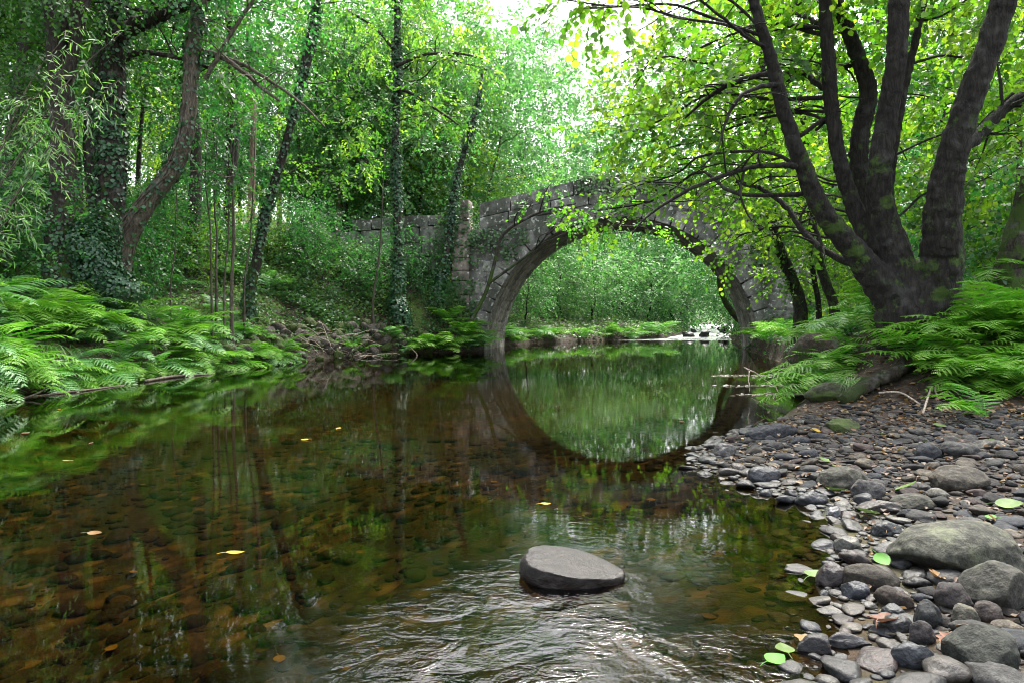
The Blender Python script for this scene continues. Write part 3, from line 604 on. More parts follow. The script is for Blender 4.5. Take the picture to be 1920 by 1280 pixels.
# ------------------------------------------------------------------ the big multi-stemmed tree on the right bank
BT = (4.75, 8.1, gzf(4.75, 8.1))
def S8(pts, Y=8.1): return PS(pts, Y, .78)
st = [
    [(4.72, 8.15, BT[2] - .3, .30)] + S8([(1705, 610, 80), (1655, 538, 78), (1600, 470, 56, 8.0), (1540, 392, 47, 7.9), (1505, 310, 40, 7.8), (1472, 220, 33, 7.7), (1448, 120, 30, 7.6), (1418, 20, 26, 7.5), (1395, -80, 22, 7.4), (1380, -190, 16, 7.3)]),
    [(4.75, 8.2, BT[2] - .3, .3)] + S8([(1690, 590, 110), (1650, 490, 62, 8.3), (1600, 385, 38, 8.5), (1574, 300, 33, 8.5), (1560, 200, 33, 8.5), (1552, 90, 31, 8.4), (1545, -20, 27, 8.3), (1535, -150, 20, 8.2)]),
    [(4.85, 8.3, BT[2] - .3, .36)] + S8([(1715, 600, 95), (1675, 490, 84, 8.2), (1652, 400, 62, 8.2), (1650, 320, 52, 8.1), (1662, 230, 48, 8.1), (1678, 130, 45, 8.0), (1686, 20, 46, 8.0), (1690, -100, 40, 8.0), (1680, -220, 30, 8.)]),
    [(4.8, 8.6, BT[2] - .3, .2)] + PS([(1660, 520, 60), (1622, 400, 40), (1610, 300, 36), (1618, 230, 36), (1628, 170, 33), (1602, 90, 28), (1572, 10, 24), (1540, -90, 20)], 9.2),
    [(4.9, 8.5, BT[2] - .2, .3)] + PS([(1690, 480, 40), (1668, 380, 20), (1678, 270, 17), (1700, 150, 16), (1718, 70, 15), (1736, -20, 14), (1750, -120, 12)], 8.7),
    [(4.98, 8.05, BT[2] - .3, .32)] + S8([(1748, 600, 96), (1766, 500, 96, 8.0), (1768, 430, 86, 7.9), (1775, 350, 74, 7.8), (1792, 270, 64, 7.7), (1825, 170, 60, 7.6), (1862, 70, 56, 7.5), (1893, -30, 54, 7.4), (1930, -140, 44, 7.3)]),
    [(4.9, 8.2, BT[2] - .3, .34)] + S8([(1732, 610, 95), (1726, 560, 98), (1716, 520, 60)]),
]
limbs = [
    PS([(1503, 312, 16, 7.8), (1470, 311, 12, 7.7), (1425, 312, 10, 7.6), (1370, 325, 9, 7.5), (1300, 352, 8, 7.5), (1243, 385, 6, 7.5), (1205, 415, 4, 7.5), (1185, 440, 3, 7.5)]),
    PS([(1452, 140, 14, 7.6), (1420, 142, 11, 7.8), (1365, 160, 10, 8.2), (1320, 190, 7, 8.5), (1282, 224, 4, 8.8)]),
    PS([(1460, 158, 13, 7.6), (1420, 165, 9, 7.5), (1385, 185, 8, 7.4), (1360, 230, 6, 7.4), (1345, 280, 5, 7.3), (1315, 315, 3, 7.3)]),
    PS([(1558, 175, 15, 8.5), (1535, 158, 13, 8.7), (1500, 135, 11, 9.1), (1460, 140, 8, 9.6), (1410, 165, 5, 10)]),
    PS([(1553, 60, 13, 8.4), (1520, 38, 10, 8.6), (1480, 24, 9, 9), (1430, 38, 6, 9.5), (1380, 60, 4, 9.9)]),
    PS([(1615, 118, 14, 9.2), (1580, 125, 11, 9.4), (1540, 122, 9, 9.8), (1480, 150, 6, 10.2), (1430, 180, 4, 10.6)]),
    PS([(1795, 275, 30, 7.8), (1825, 262, 26, 8.1), (1855, 232, 24, 8.4), (1890, 200, 21, 8.6), (1935, 165, 18, 8.8), (2000, 110, 13, 9)]),
    PS([(1380, 340, 8, 9.6), (1440, 362, 9, 9.4), (1480, 395, 11, 9.1), (1510, 440, 12, 8.8), (1560, 478, 14, 8.4), (1612, 500, 18, 8.1)][::-1]),
    PS([(1395, 322, 5, 7.55), (1388, 360, 5, 7.5), (1398, 395, 4, 7.5), (1410, 415, 3, 7.5)]),
    PS([(1500, 255, 9, 8.5), (1560, 215, 8, 8.6), (1530, 245, 6, 8.6)][::-1]),
    PS([(1448, 95, 9, 7.6), (1400, 70, 7, 7.4), (1350, 30, 6, 7.2), (1280, -20, 5, 7.0), (1190, -40, 4, 6.8), (1110, -25, 3, 6.7)]),
]
blobs = PB([(1350, 90, 9.6, .8), (1250, 140, 10.5, .8), (1195, 60, 9.8, .5), (1165, 120, 12, .5), (1185, 170, 11, .5), (1290, 250, 10.2, .8), (1420, 110, 8.8, .7),
            (1500, 60, 9.6, .8), (1600, 40, 9.0, .6), (1480, 200, 10.2, .9), (1380, 220, 9.5, .7), (1180, 250, 11, .7), (1190, 350, 10, .38), (1120, 395, 10.5, .33), (1240, 280, 10.5, .5), (1350, 330, 10, .45), (1440, 420, 11.5, .45), (1370, 455, 12, .3), (1490, 390, 11.5, .6),
            (1290, 330, 9, .35), (1410, 350, 10.5, .55), (1560, 330, 11, .9), (1740, 60, 9.6, .8), (1760, 190, 9.8, .8), (1880, 120, 9.2, .7), (1860, 330, 9.6, .8),
            (1910, 250, 8.4, .45), (1700, 300, 10.6, .9), (1500, -90, 8.4, .9), (1640, -120, 8.6, 1.1), (1800, -110, 8.6, 1.1), (1930, -20, 8.4, .8),
            (1110, 15, 7.0, .32), (1060, 0, 7.2, .25), (1150, -30, 7, .4), (1320, 170, 8.6, .5)])
big, big_lines = make_tree('riverside_tree', 'big dark multi-stemmed tree spreading from one thick base on the right bank', st, blobs, 'bark_grey', 'leaf_bright', L=.085, w=.46, K=9, slen=.5,
                           dens=1.25, limbs=limbs, loc=BT, sides=20, rough=.035, flute=.12, droop=.2)
for o in big.children:
    if o.name.startswith('trunk'):
        rm = o.modifiers.new('fuse', 'REMESH'); rm.mode = 'VOXEL'; rm.voxel_size = .022; rm.use_smooth_shade = True
        sm = o.modifiers.new('soft', 'SMOOTH'); sm.iterations = 4; sm.factor = .5
        tx = bpy.data.textures.new('bark_relief', 'STUCCI'); tx.noise_scale = .07; tx.turbulence = 8
        dp = o.modifiers.new('relief', 'DISPLACE'); dp.texture = tx; dp.strength = .022; dp.texture_coords = 'OBJECT'
        em = bpy.data.objects.new('x', None)  # not linked; only a placeholder for mapping
        dp.texture_coords = 'LOCAL'
        bpy.data.objects.remove(em)

# right-edge tree
st = [ground_stem(PS([(1900, 560, 75), (1905, 480, 62), (1925, 400, 55), (1950, 300, 50), (1965, 150, 44), (1975, -60, 38)], 8.8))]
make_tree('edge_tree', 'dark trunk half cut off by the right edge of the photo', st, PB([(1900, 420, 10.5, .6), (1960, 250, 9, .9), (1930, 60, 10, 1.0)]), 'bark_dark', 'leaf_bright', L=.08, w=.45, dens=.6)
# ------------------------------------------------------------------ trees of the left bank
T = {}
st = [ground_stem(PS([(118, 520, 70), (112, 430, 52), (116, 330, 44), (116, 220, 42), (110, 110, 42), (102, 0, 40), (95, -120, 34)], 12.4)),
      PS([(118, 190, 26), (134, 120, 20), (140, 40, 18), (150, -60, 14)], 12.4), PS([(122, 150, 22), (142, 80, 17), (160, 10, 16), (185, -70, 12)], 12.3)]
T['a'] = make_tree('bank_tree', 'dark forked tree trunk, leftmost of the ivy-hung trees on the left bank', st, PB([(30, 80, 11, .9), (60, 230, 12, .9), (20, 350, 12, .9), (140, -40, 10.6, 1.0), (30, -60, 10, 1.1), (230, 30, 11.6, .8), (-40, 180, 11, 1.0)], 1.5), 'bark_brown', 'leaf_dark', L=.075, w=.38, dens=1.15)
st = [ground_stem(PS([(205, 520, 78), (206, 430, 56), (208, 320, 54), (208, 220, 52), (212, 120, 48), (218, 40, 42), (222, -40, 36), (225, -160, 30)], 13.4))]
T['b'] = make_tree('bank_tree', 'thick upright trunk sheathed in dark ivy with a heavy limb reaching right', st, PB([(300, 120, 13, .9), (400, 60, 12.5, .9), (260, -40, 12, 1.1), (180, 130, 13, .7), (330, 220, 13.5, .8), (430, -60, 12, 1.0)], 1.2), 'bark_brown', 'leaf_mid', L=.08, w=.4, dens=.75,
                    limbs=[PS([(214, 72, 42), (245, 52, 32), (290, 35, 27), (340, 12, 22), (385, -6, 17), (450, -30, 12)], 13.3), PS([(222, 118, 16), (260, 100, 12), (330, 108, 9), (400, 130, 6)], 13.4)])
st = [ground_stem(PS([(222, 500, 50), (242, 435, 42), (285, 370, 36), (328, 312, 33), (350, 245, 30), (357, 175, 29), (360, 110, 30), (370, 40, 30), (382, -50, 24), (395, -150, 18)], 13.2))]
T['c'] = make_tree('bank_tree', 'crooked brown trunk leaning right then rising, wrapped in bare ivy stems', st, PB([(430, 120, 12, .75), (470, 30, 11.8, .9), (400, 250, 12.6, .7), (520, 120, 12.6, .7), (440, 330, 13, .6), (560, 40, 12.3, .7), (330, -70, 11, 1.0)], 1.6), 'vine', 'leaf_mid', L=.08, w=.38, dens=.7,
                    limbs=[PS([(362, 95, 14), (410, 105, 10), (450, 130, 9), (490, 165, 7), (525, 190, 5)], 13.3), PS([(385, 150, 10), (415, 95, 9), (445, 45, 8), (475, 0, 7), (500, -50, 5)], 13.2), PS([(380, 100, 10), (440, 115, 8), (480, 135, 7), (560, 190, 5), (610, 240, 4)], 13.4)])
st = [ground_stem(PS([(468, 545, 22), (484, 480, 20), (498, 400, 18), (520, 325, 16), (540, 255, 15), (556, 190, 14), (572, 110, 13), (585, 50, 12), (600, -30, 10), (615, -120, 8)], 17.3), flare=1.3),
      PS([(552, 205, 9), (572, 145, 8), (590, 80, 8), (598, 20, 7), (592, -60, 5)], 17.3)]
T['d'] = make_tree('bank_tree', 'slim leaning ivy-clad tree between the crooked trunk and the straight one', st, PB([(600, 40, 15, .8), (650, 110, 15.5, .8), (560, -30, 14.6, .9), (640, 230, 15.8, .75), (500, 210, 15.5, .65), (620, 330, 16, .6), (680, 10, 15, .8), (700, 180, 16, .6), (540, 320, 16, .5)], 3.0), 'bark_brown', 'leaf_lime', L=.085, w=.42, dens=1.15)
st = [ground_stem(PS([(744, 620, 26), (747, 520, 18), (745, 420, 16), (742, 320, 15), (743, 220, 15), (745, 120, 14), (745, 0, 12), (747, -140, 9)], 21.2), flare=1.4)]
T['e'] = make_tree('bank_tree', 'straight slender ivy-clad trunk rising from the waterline left of the bridge', st, PB([(760, 30, 18.6, .9), (830, 90, 18.3, .8), (700, 80, 19, .7), (880, 110, 18, .55), (830, 215, 18.3, .65), (790, 180, 18.6, .6), (690, 230, 19, .6), (760, -60, 18, 1.0), (910, 130, 17.9, .4), (670, 300, 19, .6)], 2.9), 'bark_brown', 'leaf_lime', L=.15, w=.22, K=9, slen=.6, dens=2.0, droop=.45,
                    limbs=[PS([(742, 125, 8), (790, 105, 6), (850, 100, 5), (905, 110, 3)], 21), PS([(742, 165, 8), (770, 175, 6), (810, 200, 5), (860, 235, 3)], 21), PS([(744, 100, 7), (700, 50, 5), (650, 20, 4)], 21.2)])
st = [ground_stem(PS([(822, 540, 16), (836, 470, 14), (846, 410, 13), (856, 340, 12), (875, 270, 10), (895, 200, 8), (905, 120, 6)], 22.5))]
T['f'] = make_tree('young_tree', 'small ivy-covered tree standing against the pinkish end pillar of the bridge', st, PB([(880, 230, 21.5, .8), (900, 150, 22, .8), (850, 330, 21.6, .4), (820, 280, 22, .6)], 1.3), 'bark_dark', 'leaf_mid', L=.09, w=.35, dens=.8)
# sapling leaning across the left of the arch
st = [ground_stem(PS([(878, 628, 9), (893, 585, 8), (912, 545, 7.5), (928, 490, 7), (940, 445, 6.5), (972, 418, 6), (1020, 396, 5), (1080, 382, 3.5)], 22.1)), PS([(918, 530, 6), (960, 500, 5), (1005, 465, 4), (1040, 420, 3)], 22.1)]
T['g'] = make_tree('sapling', 'thin dark sapling bending right across the left side of the arch', st, PB([(1075, 400, 19, .45), (1130, 420, 18.5, .5), (1040, 350, 19, .35), (1180, 395, 18.5, .45), (1060, 430, 19.3, .35), (1240, 420, 18.5, .4), (1000, 385, 19.5, .3)]), 'bark_dark', 'leaf_lime', L=.10, w=.42, dens=.9)
# ------------------------------------------------------------------ smaller trees of the right bank
for px, lab in (([(1500, 575, 26), (1482, 520, 24), (1458, 460, 23), (1445, 400, 22), (1436, 320, 20), (1432, 220, 17), (1428, 100, 13)], 'leaning grey trunk in front of the right end of the arch'),
                ([(1565, 580, 20), (1545, 520, 19), (1528, 450, 17), (1522, 380, 15), (1515, 290, 13), (1500, 180, 10)], 'upright thin trunk left of the multi-stemmed tree'),
                ([(1535, 575, 11), (1526, 520, 10), (1520, 460, 9), (1528, 400, 7)], 'thinnest dark stem beside the right end of the bridge')):
    Yd = 14.5 if px[0][0] != 1565 else 12.5
    b = PB([(px[-1][0] + a, px[-1][1] + c, Yd + d, r) for a, c, d, r in ((0, 0, 0, .8), (70, 60, .6, .7), (-50, 120, .5, .6), (60, 190, 1., .6))])
    if px[0][0] == 1500: b += PB([(1440, 440, 14, .5), (1395, 395, 13.6, .42), (1520, 420, 14, .65), (1330, 350, 13.2, .45), (1385, 470, 13.6, .4), (1480, 500, 14.3, .5), (1445, 340, 14, .6)])
    make_tree('bank_tree', lab, [ground_stem(PS(px, Yd))], b, 'bark_grey', 'leaf_bright', L=.08, w=.44, dens=1.15)
st = [ground_stem(PS([(1415, 612, 16), (1385, 598, 14), (1362, 570, 12), (1351, 540, 11), (1347, 512, 9)], 26.5))]
make_tree('dead_stump', 'bare curved stem sweeping up from the bank under the arch', st, [], 'bark_dark', cat='dead tree')
# ------------------------------------------------------------------ ivy
def mound(c, r, n):
    p, d = blob_points(c, 1, n, 1, .85); p = (p - np.asarray(c)) * np.asarray(r) + np.asarray(c); return p, d
add_ivy('ivy', 'dark ivy on the leftmost forked trunk of the left bank', T['a'][1][:1], 170, .07, zmax=3.4)
add_ivy('ivy', 'thick dark ivy sheathing the upright trunk with the heavy limb', T['b'][1], 330, .07)
add_ivy('ivy', 'ivy leaves scattered up the crooked leaning trunk', T['c'][1], 120, .065)
add_ivy('ivy', 'ivy climbing the slim leaning tree in the middle of the left bank', T['d'][1], 260, .07)
add_ivy('ivy', 'ivy running up the straight slender trunk left of the bridge', T['e'][1], 420, .075, off=.05)
add_ivy('ivy', 'pale ivy on the small tree by the end pillar of the bridge', T['f'][1], 420, .08, off=.07)
c = P(180, 475, 12.5); ex = mound((c[0], c[1], c[2] - .1), (.42, .4, .95), 3600); l = [(np.array([c - [0, 0, 1], c - [0, 0, .9]]), np.array([.1, .1]))]
add_ivy('ivy_mound', 'glossy mound of dark ivy heaped round the bases of the left trunks', l, 1, .055, extra=ex)
c = P(215, 520, 12.7); ex = mound((c[0], c[1], c[2] - .2), (.55, .5, .45), 2200); l = [(np.array([c - [0, 0, 1], c - [0, 0, .9]]), np.array([.1, .1]))]
add_ivy('ivy_mound', 'low spread of ivy at the foot of the thick upright trunk', l, 1, .055, extra=ex)
c = P(748, 590, 21.1); ex = mound((c[0], c[1], c[2]), (.38, .4, .7), 1700); l = [(np.array([c - [0, 0, 1], c - [0, 0, .9]]), np.array([.1, .1]))]
add_ivy('ivy_mound', 'ivy thicket round the foot of the straight trunk at the waterline', l, 1, .075, extra=ex)
def wall_ivy(u0, u1, z0, z1, n, label, hang=.5):
    u = rng.uniform(u0, u1, n); z = z0 + (z1 - z0) * rng.random(n) ** hang; keep = (fnoise(u, z, 2.2, 31) + .5 * fnoise(u, z, 6, 32) + rng.normal(0, .15, n) > -.02) & ((u - RC) ** 2 + (z + .1) ** 2 > (RR + .25) ** 2); u, z = u[keep], z[keep]
    z = np.minimum(z, topu(u) + .06); p = np.array([B2W(a, -.13 - .12 * rng.random(), c) for a, c in zip(u, z)]); d = np.tile(nrm(np.array([.17, -1, .2]) * [-1, 1, 1]), (len(p), 1))
    c = p.mean(0); add_ivy('ivy', label, [(np.array([c, c + [0, 0, .01]]), np.array([.01, .01]))], 1, .09, extra=(p, d), mat='cover')
wall_ivy(8.6, 13.5, .6, 4.6, 5200, 'leafy creeper spreading over the right end of the bridge wall', .8)
wall_ivy(3.2, 8.2, 4.9, 5.75, 900, 'straggling creeper hanging along the crown of the bridge parapet', .5)
wall_ivy(-1.6, -.2, .6, 4.9, 1300, 'ivy smothering parts of the pinkish end pillar of the bridge', .8)
wall_ivy(-.4, 1.6, 1.0, 4.0, 700, 'thin creeper on the left spandrel near the end pillar')
# bare woody vines on the crooked trunk
mb = MB(); c, r = T['c'][1][0]
for k in range(26):
    i0 = rng.integers(0, 30); i1 = min(len(c) - 1, i0 + rng.integers(10, 26)); ph = rng.uniform(0, 6.3); tw = rng.uniform(-.12, .12); pp = []
    for i in range(i0, i1, 2):
        a = ph + tw * (i - i0); d = np.array([math.cos(a), math.sin(a), .1]); pp.append(c[i] + d * (r[i] + .012))
    if len(pp) > 3: tube(mb, pp, np.full(len(pp), rng.uniform(.006, .014)), 5, len(pp) * 2, cap=False)
tag(link('woody_vine', mb.mesh('woody_vine', M['vine'], True)), 'bare brown vine stems twisting round the crooked leaning trunk', 'vine')
# bamboo at the upper left
def bamboo(base, tips, label):
    t = thing('bamboo', label, 'bamboo', tuple(base)); mb = MB(); lf = MB()
    for tp in tips:
        c, r = tube(mb, limb_pts(base + rng.normal(0, .08, 3) * [1, 1, 0], tp, .12, wob=.02), np.array([.011, .01, .008, .006, .003]), 6, 26)
        n = 20; idx = rng.integers(9, 26, n); d = rng.normal(0, 1, (n, 3)); d[:, 2] *= .3
        sprays(lf, c[idx] + nrm(d) * .05, d, 8, .30, .11, .075, droop=.55, jit=.4, twig=mb, simple=False)
    link('canes', mb.mesh('canes', M['vine'], True, base), t); link('foliage', lf.mesh('foliage', M['leaf_willow'], False, base), t)
for (bx, by, by_), tips, lab in (((-5.9 - .9, 7.6, 0), [(110, 130, 7.9), (60, 380, 7.6)], 'arching bamboo with narrow pale leaves at the left edge'),
                                 ((-7.2, 8.6, 0), [(230, 60, 8.6), (160, 180, 8.4), (225, 150, 8.8), (120, 260, 8.2), (130, 60, 8.6)], 'bamboo drooping narrow leaves across the two left trunks')):
    b = np.array([bx, by, gzf(bx, by)]); bamboo(b, [P(*q) for q in tips], lab)
# ------------------------------------------------------------------ forest behind: prototypes and copies
def proto_tree(i, h, cr, leaf, L, mat, w=.4, nb=14, low=.35, lean=.0, trunk_r=.13, dens=1.0, ivy=False):
    lx = rng.normal(0, .35, 4).cumsum() * .6 + lean * np.arange(1, 5)
    st = [[(0, 0, -.3, trunk_r * 1.5), (0, 0, .5, trunk_r)] + [(lx[k], rng.normal(0, .2), h * (k + 1) / 4.6, trunk_r * (1 - .19 * (k + 1))) for k in range(4)]]
    bl = []
    for k in range(nb):
        z = h * (low + (1 - low) * (k + .5) / nb); rr = cr * (1 - ((z / h - .62) / .62) ** 2) * .9 + .25; a = k * 2.4 + rng.uniform(-.4, .4); rad = rr * rng.uniform(.3, .85)
        bl.append((rad * math.cos(a) + lx[2] * z / h, rad * math.sin(a), z, rng.uniform(.7, 1.15) * (cr * .38)))
    t, ln = make_tree('forest_tree', 'x', st, bl, mat, leaf, L=L, w=w, K=10, slen=.8, dens=dens, simple=True, twigs=False, sides=8, loc=(0, 0, 0), sub=4)
    return t
def copy_tree(t, loc, rz, s, label, group, name=None):
    r = t.copy(); COL.objects.link(r); r.location = loc; r.rotation_euler = (0, 0, rz); r.scale = (s, s, s)
    if name: r.name = name
    r['label'] = label; r['group'] = group
    for ch in t.children:
        c = ch.copy(); COL.objects.link(c); c.parent = r
    return r
PT = dict(
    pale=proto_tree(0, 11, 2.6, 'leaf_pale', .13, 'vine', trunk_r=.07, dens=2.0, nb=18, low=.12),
    mid=proto_tree(1, 13, 2.4, 'leaf_mid', .12, 'bark_dark', dens=1.9, nb=15, low=.3),
    lime=proto_tree(2, 12, 2.3, 'leaf_bright', .11, 'bark_brown', dens=1.9, nb=14, low=.28, trunk_r=.10),
    dark=proto_tree(3, 14, 2.5, 'leaf_dark', .12, 'bark_dark', dens=1.9, nb=16, low=.3, trunk_r=.16),
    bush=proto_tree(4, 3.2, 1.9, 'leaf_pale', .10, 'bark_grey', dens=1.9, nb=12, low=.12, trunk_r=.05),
    bushg=proto_tree(5, 2.6, 1.5, 'leaf_bright', .085, 'bark_brown', dens=1.6, nb=11, low=.12, trunk_r=.035),
    bushd=proto_tree(6, 3.0, 1.7, 'leaf_mid', .09, 'bark_dark', dens=1.6, nb=11, low=.12, trunk_r=.04),
    pink=proto_tree(7, 14, 2.0, 'leaf_mid', .12, 'bark_pink', dens=1.3, nb=9, low=.6, trunk_r=.17))
used = set()
LBL = dict(pale=('pale blue-green', 'tree'), mid=('mid-green', 'tree'), lime=('bright yellow-green', 'tree'), dark=('dark green', 'tree'), bush=('pale blue-green', 'bush'), bushg=('bright green', 'bush'), bushd=('leafy dark green', 'bush'), pink=('pinkish bare-stemmed', 'tree'))
def plant(kind, x, y, s, where, rz=None):
    t = PT[kind]; rz = rng.uniform(0, 6.3) if rz is None else rz; c, k = LBL[kind]
    xl = float(np.interp(y, LB[:, 1], LB[:, 0])); xr_ = float(np.interp(y, RB[:, 1], RB[:, 0]))
    if xl - .4 < x < xr_ + .4: x = xl - .5 if x - xl < xr_ - x else xr_ + .5      # never in the river
    loc = (x, y, gzf(x, y) - .05); nm = 'forest_tree' if k == 'tree' else 'bush'
    label = f'{c} {k} {where}'; grp = f'{c} {k}s {where}'
    if kind not in used:
        used.add(kind); t.location = loc; t.rotation_euler = (0, 0, rz); t.scale = (s, s, s); t.name = nm; t['category'] = k; t['label'] = label; t['group'] = grp; return t
    r = copy_tree(t, loc, rz, s, label, grp, nm); r['category'] = k; return r
def hlim(x, y):
    b = x / y
    if .05 < b < .15: return .27
    if .15 <= b < .30: return .36
    return 9.
def forest(n, xr, yr, kinds, where, smin=.8, smax=1.2, md=1.6):
    pts = []
    for _ in range(n * 30):
        if len(pts) >= n: break
        x, y = rng.uniform(*xr), rng.uniform(*yr)
        xl = np.interp(y, LB[:, 1], LB[:, 0]); xr_ = np.interp(y, RB[:, 1], RB[:, 0])
        if xl - 1.0 < x < xr_ + 1.0: continue
        # keep the bridge and its road clear
        c, s_ = math.cos(-BA), math.sin(-BA); u = (x - BO[0]) * c - (y - BO[1]) * s_; v = (x - BO[0]) * s_ + (y - BO[1]) * c
        if -1.3 < v < BW + 1.3: continue
        if any((x - a) ** 2 + (y - b) ** 2 < md ** 2 for a, b in pts): continue
        k = kinds[rng.integers(len(kinds))]; s = rng.uniform(smin, smax); H = dict(pale=11, mid=13, lime=12, dark=14, pink=14).get(k, 3)
        s = min(s, (hlim(x, y) * y + 1 - gzf(x, y)) / H)
        if s < .3: continue
        pts.append((x, y)); plant(k, x, y, s, where)
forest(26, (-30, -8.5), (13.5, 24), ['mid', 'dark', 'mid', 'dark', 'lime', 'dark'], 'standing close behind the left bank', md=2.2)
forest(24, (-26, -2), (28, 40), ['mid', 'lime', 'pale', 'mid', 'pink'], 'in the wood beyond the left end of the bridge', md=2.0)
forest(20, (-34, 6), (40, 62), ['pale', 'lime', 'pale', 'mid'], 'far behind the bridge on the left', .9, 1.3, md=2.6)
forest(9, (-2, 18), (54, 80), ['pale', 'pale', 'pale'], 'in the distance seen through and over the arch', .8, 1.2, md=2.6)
forest(12, (10, 30), (26, 50), ['lime', 'pale', 'lime', 'mid'], 'behind the right end of the bridge', md=2.4)
forest(14, (8.5, 24), (9.5, 20), ['lime', 'mid', 'lime'], 'close behind the big tree on the right', .7, 1.0, md=1.9)
forest(10, (-60, 0), (64, 90), ['mid', 'pale'], 'closing the view far on the left', 1.2, 1.6, md=4)
forest(10, (22, 70), (52, 90), ['mid', 'pale'], 'closing the view far on the right', 1.2, 1.5, md=4)
for (px, py, y, s, k, w) in ((472, 445, 25, .95, 'pink', 'with a pale pinkish trunk, left of centre in the wood'), (560, 440, 27, .8, 'mid', 'seen between the slim trees left of the bridge'), (588, 430, 29, .9, 'dark', 'seen between the slim trees left of the bridge'), (632, 430, 30, .85, 'pink', 'behind the low wall left of the bridge')):
    q = P(px, py, y); plant(k, q[0], q[1], s, w)
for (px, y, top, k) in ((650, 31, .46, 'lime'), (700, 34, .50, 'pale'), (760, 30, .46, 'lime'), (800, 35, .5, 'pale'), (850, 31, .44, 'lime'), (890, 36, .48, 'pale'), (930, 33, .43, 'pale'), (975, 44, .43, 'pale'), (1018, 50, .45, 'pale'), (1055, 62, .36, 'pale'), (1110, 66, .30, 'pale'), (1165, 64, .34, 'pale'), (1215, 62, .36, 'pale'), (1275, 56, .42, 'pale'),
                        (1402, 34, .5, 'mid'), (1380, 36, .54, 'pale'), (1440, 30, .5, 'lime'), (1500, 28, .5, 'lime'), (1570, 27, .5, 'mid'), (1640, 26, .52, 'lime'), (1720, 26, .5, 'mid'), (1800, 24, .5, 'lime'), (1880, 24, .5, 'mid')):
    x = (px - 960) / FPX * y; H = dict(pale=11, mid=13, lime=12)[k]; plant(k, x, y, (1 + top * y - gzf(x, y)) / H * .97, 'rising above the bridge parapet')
# bushes: under the arch, far bank, slopes
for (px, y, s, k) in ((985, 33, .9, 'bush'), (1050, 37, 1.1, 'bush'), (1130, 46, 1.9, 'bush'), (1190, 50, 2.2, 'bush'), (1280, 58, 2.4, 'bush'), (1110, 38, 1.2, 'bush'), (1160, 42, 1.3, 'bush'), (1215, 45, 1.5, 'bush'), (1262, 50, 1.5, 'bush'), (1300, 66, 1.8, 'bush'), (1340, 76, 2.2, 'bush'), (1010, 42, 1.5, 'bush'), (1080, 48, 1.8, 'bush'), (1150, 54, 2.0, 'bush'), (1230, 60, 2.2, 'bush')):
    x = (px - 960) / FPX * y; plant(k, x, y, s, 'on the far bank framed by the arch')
for (px, y, s, k) in ((1392, 27.5, .8, 'bush'), (1398, 32, 1.0, 'bush'), (1412, 38, 1.4, 'bush'), (1400, 48, 1.6, 'bush'), (1388, 60, 1.9, 'bush')):
    x = (px - 960) / FPX * y; plant(k, x, y, s, 'on the right bank beyond the arch')
for _ in range(34):
    y = rng.uniform(15.5, 22.3); x = -rng.uniform(4.2 if y > 20.5 else 7.5, 15); plant(['bushd', 'bushd', 'bushg'][rng.integers(3)], x, y, rng.uniform(.4, .75), 'on the slope of the left bank')
for px, y, s_ in ((700, 21.4, .22), (770, 22.3, .4), (810, 22.0, .35), (660, 21.5, .22), (800, 22.8, .5), (730, 22.7, .45), (620, 20.5, .22), (845, 22.6, .3)):
    plant('bushd', (px - 960) / FPX * y, y, s_, 'on the steep bank below the approach wall')
for _ in range(14):
    y = rng.uniform(28, 34); x = -rng.uniform(2.5, 16); plant(['bush', 'bushg'][rng.integers(2)], x, y, rng.uniform(.7, 1.3), 'behind the low approach wall')
for _ in range(26):
    y = rng.uniform(9.5, 19); x = np.interp(y, RB[:, 1], RB[:, 0]) + rng.uniform(1.5, 8); plant(['bushg', 'bushd', 'bushg'][rng.integers(3)], x, y, rng.uniform(.5, .95), 'under the trees of the right bank')
for _ in range(16):
    y = rng.uniform(10.5, 15); x = -rng.uniform(8.4, 15); plant('bushd', x, y, rng.uniform(.5, .9), 'behind the ferns of the left bank')
# thin saplings on the left bank
for (x0, y0, x1, y1, y, wd) in ((434, 545, 436, 330, 14.8, 7), (396, 510, 385, 330, 14.6, 4), (420, 540, 430, 350, 15, 4), (458, 540, 474, 360, 15.5, 4), (405, 505, 402, 380, 15.5, 5), (700, 560, 716, 400, 20.5, 5), (320, 540, 330, 400, 13.8, 3)):
    stp = ground_stem(PS([(x0, y0, wd), ((x0 + x1) / 2 + 3, (y0 + y1) / 2, wd * .85), (x1, y1, wd * .6), (x1 + 5, y1 - 120, wd * .35)], y))
    make_tree('sapling', 'thin bare pole sapling on the slope of the left bank', [stp], [(*stp[-1][:3], .35), (*P(x1, y1, y), .3)], 'twig', 'leaf_mid', L=.07, dens=1, group='pole saplings on the left bank', sides=6)

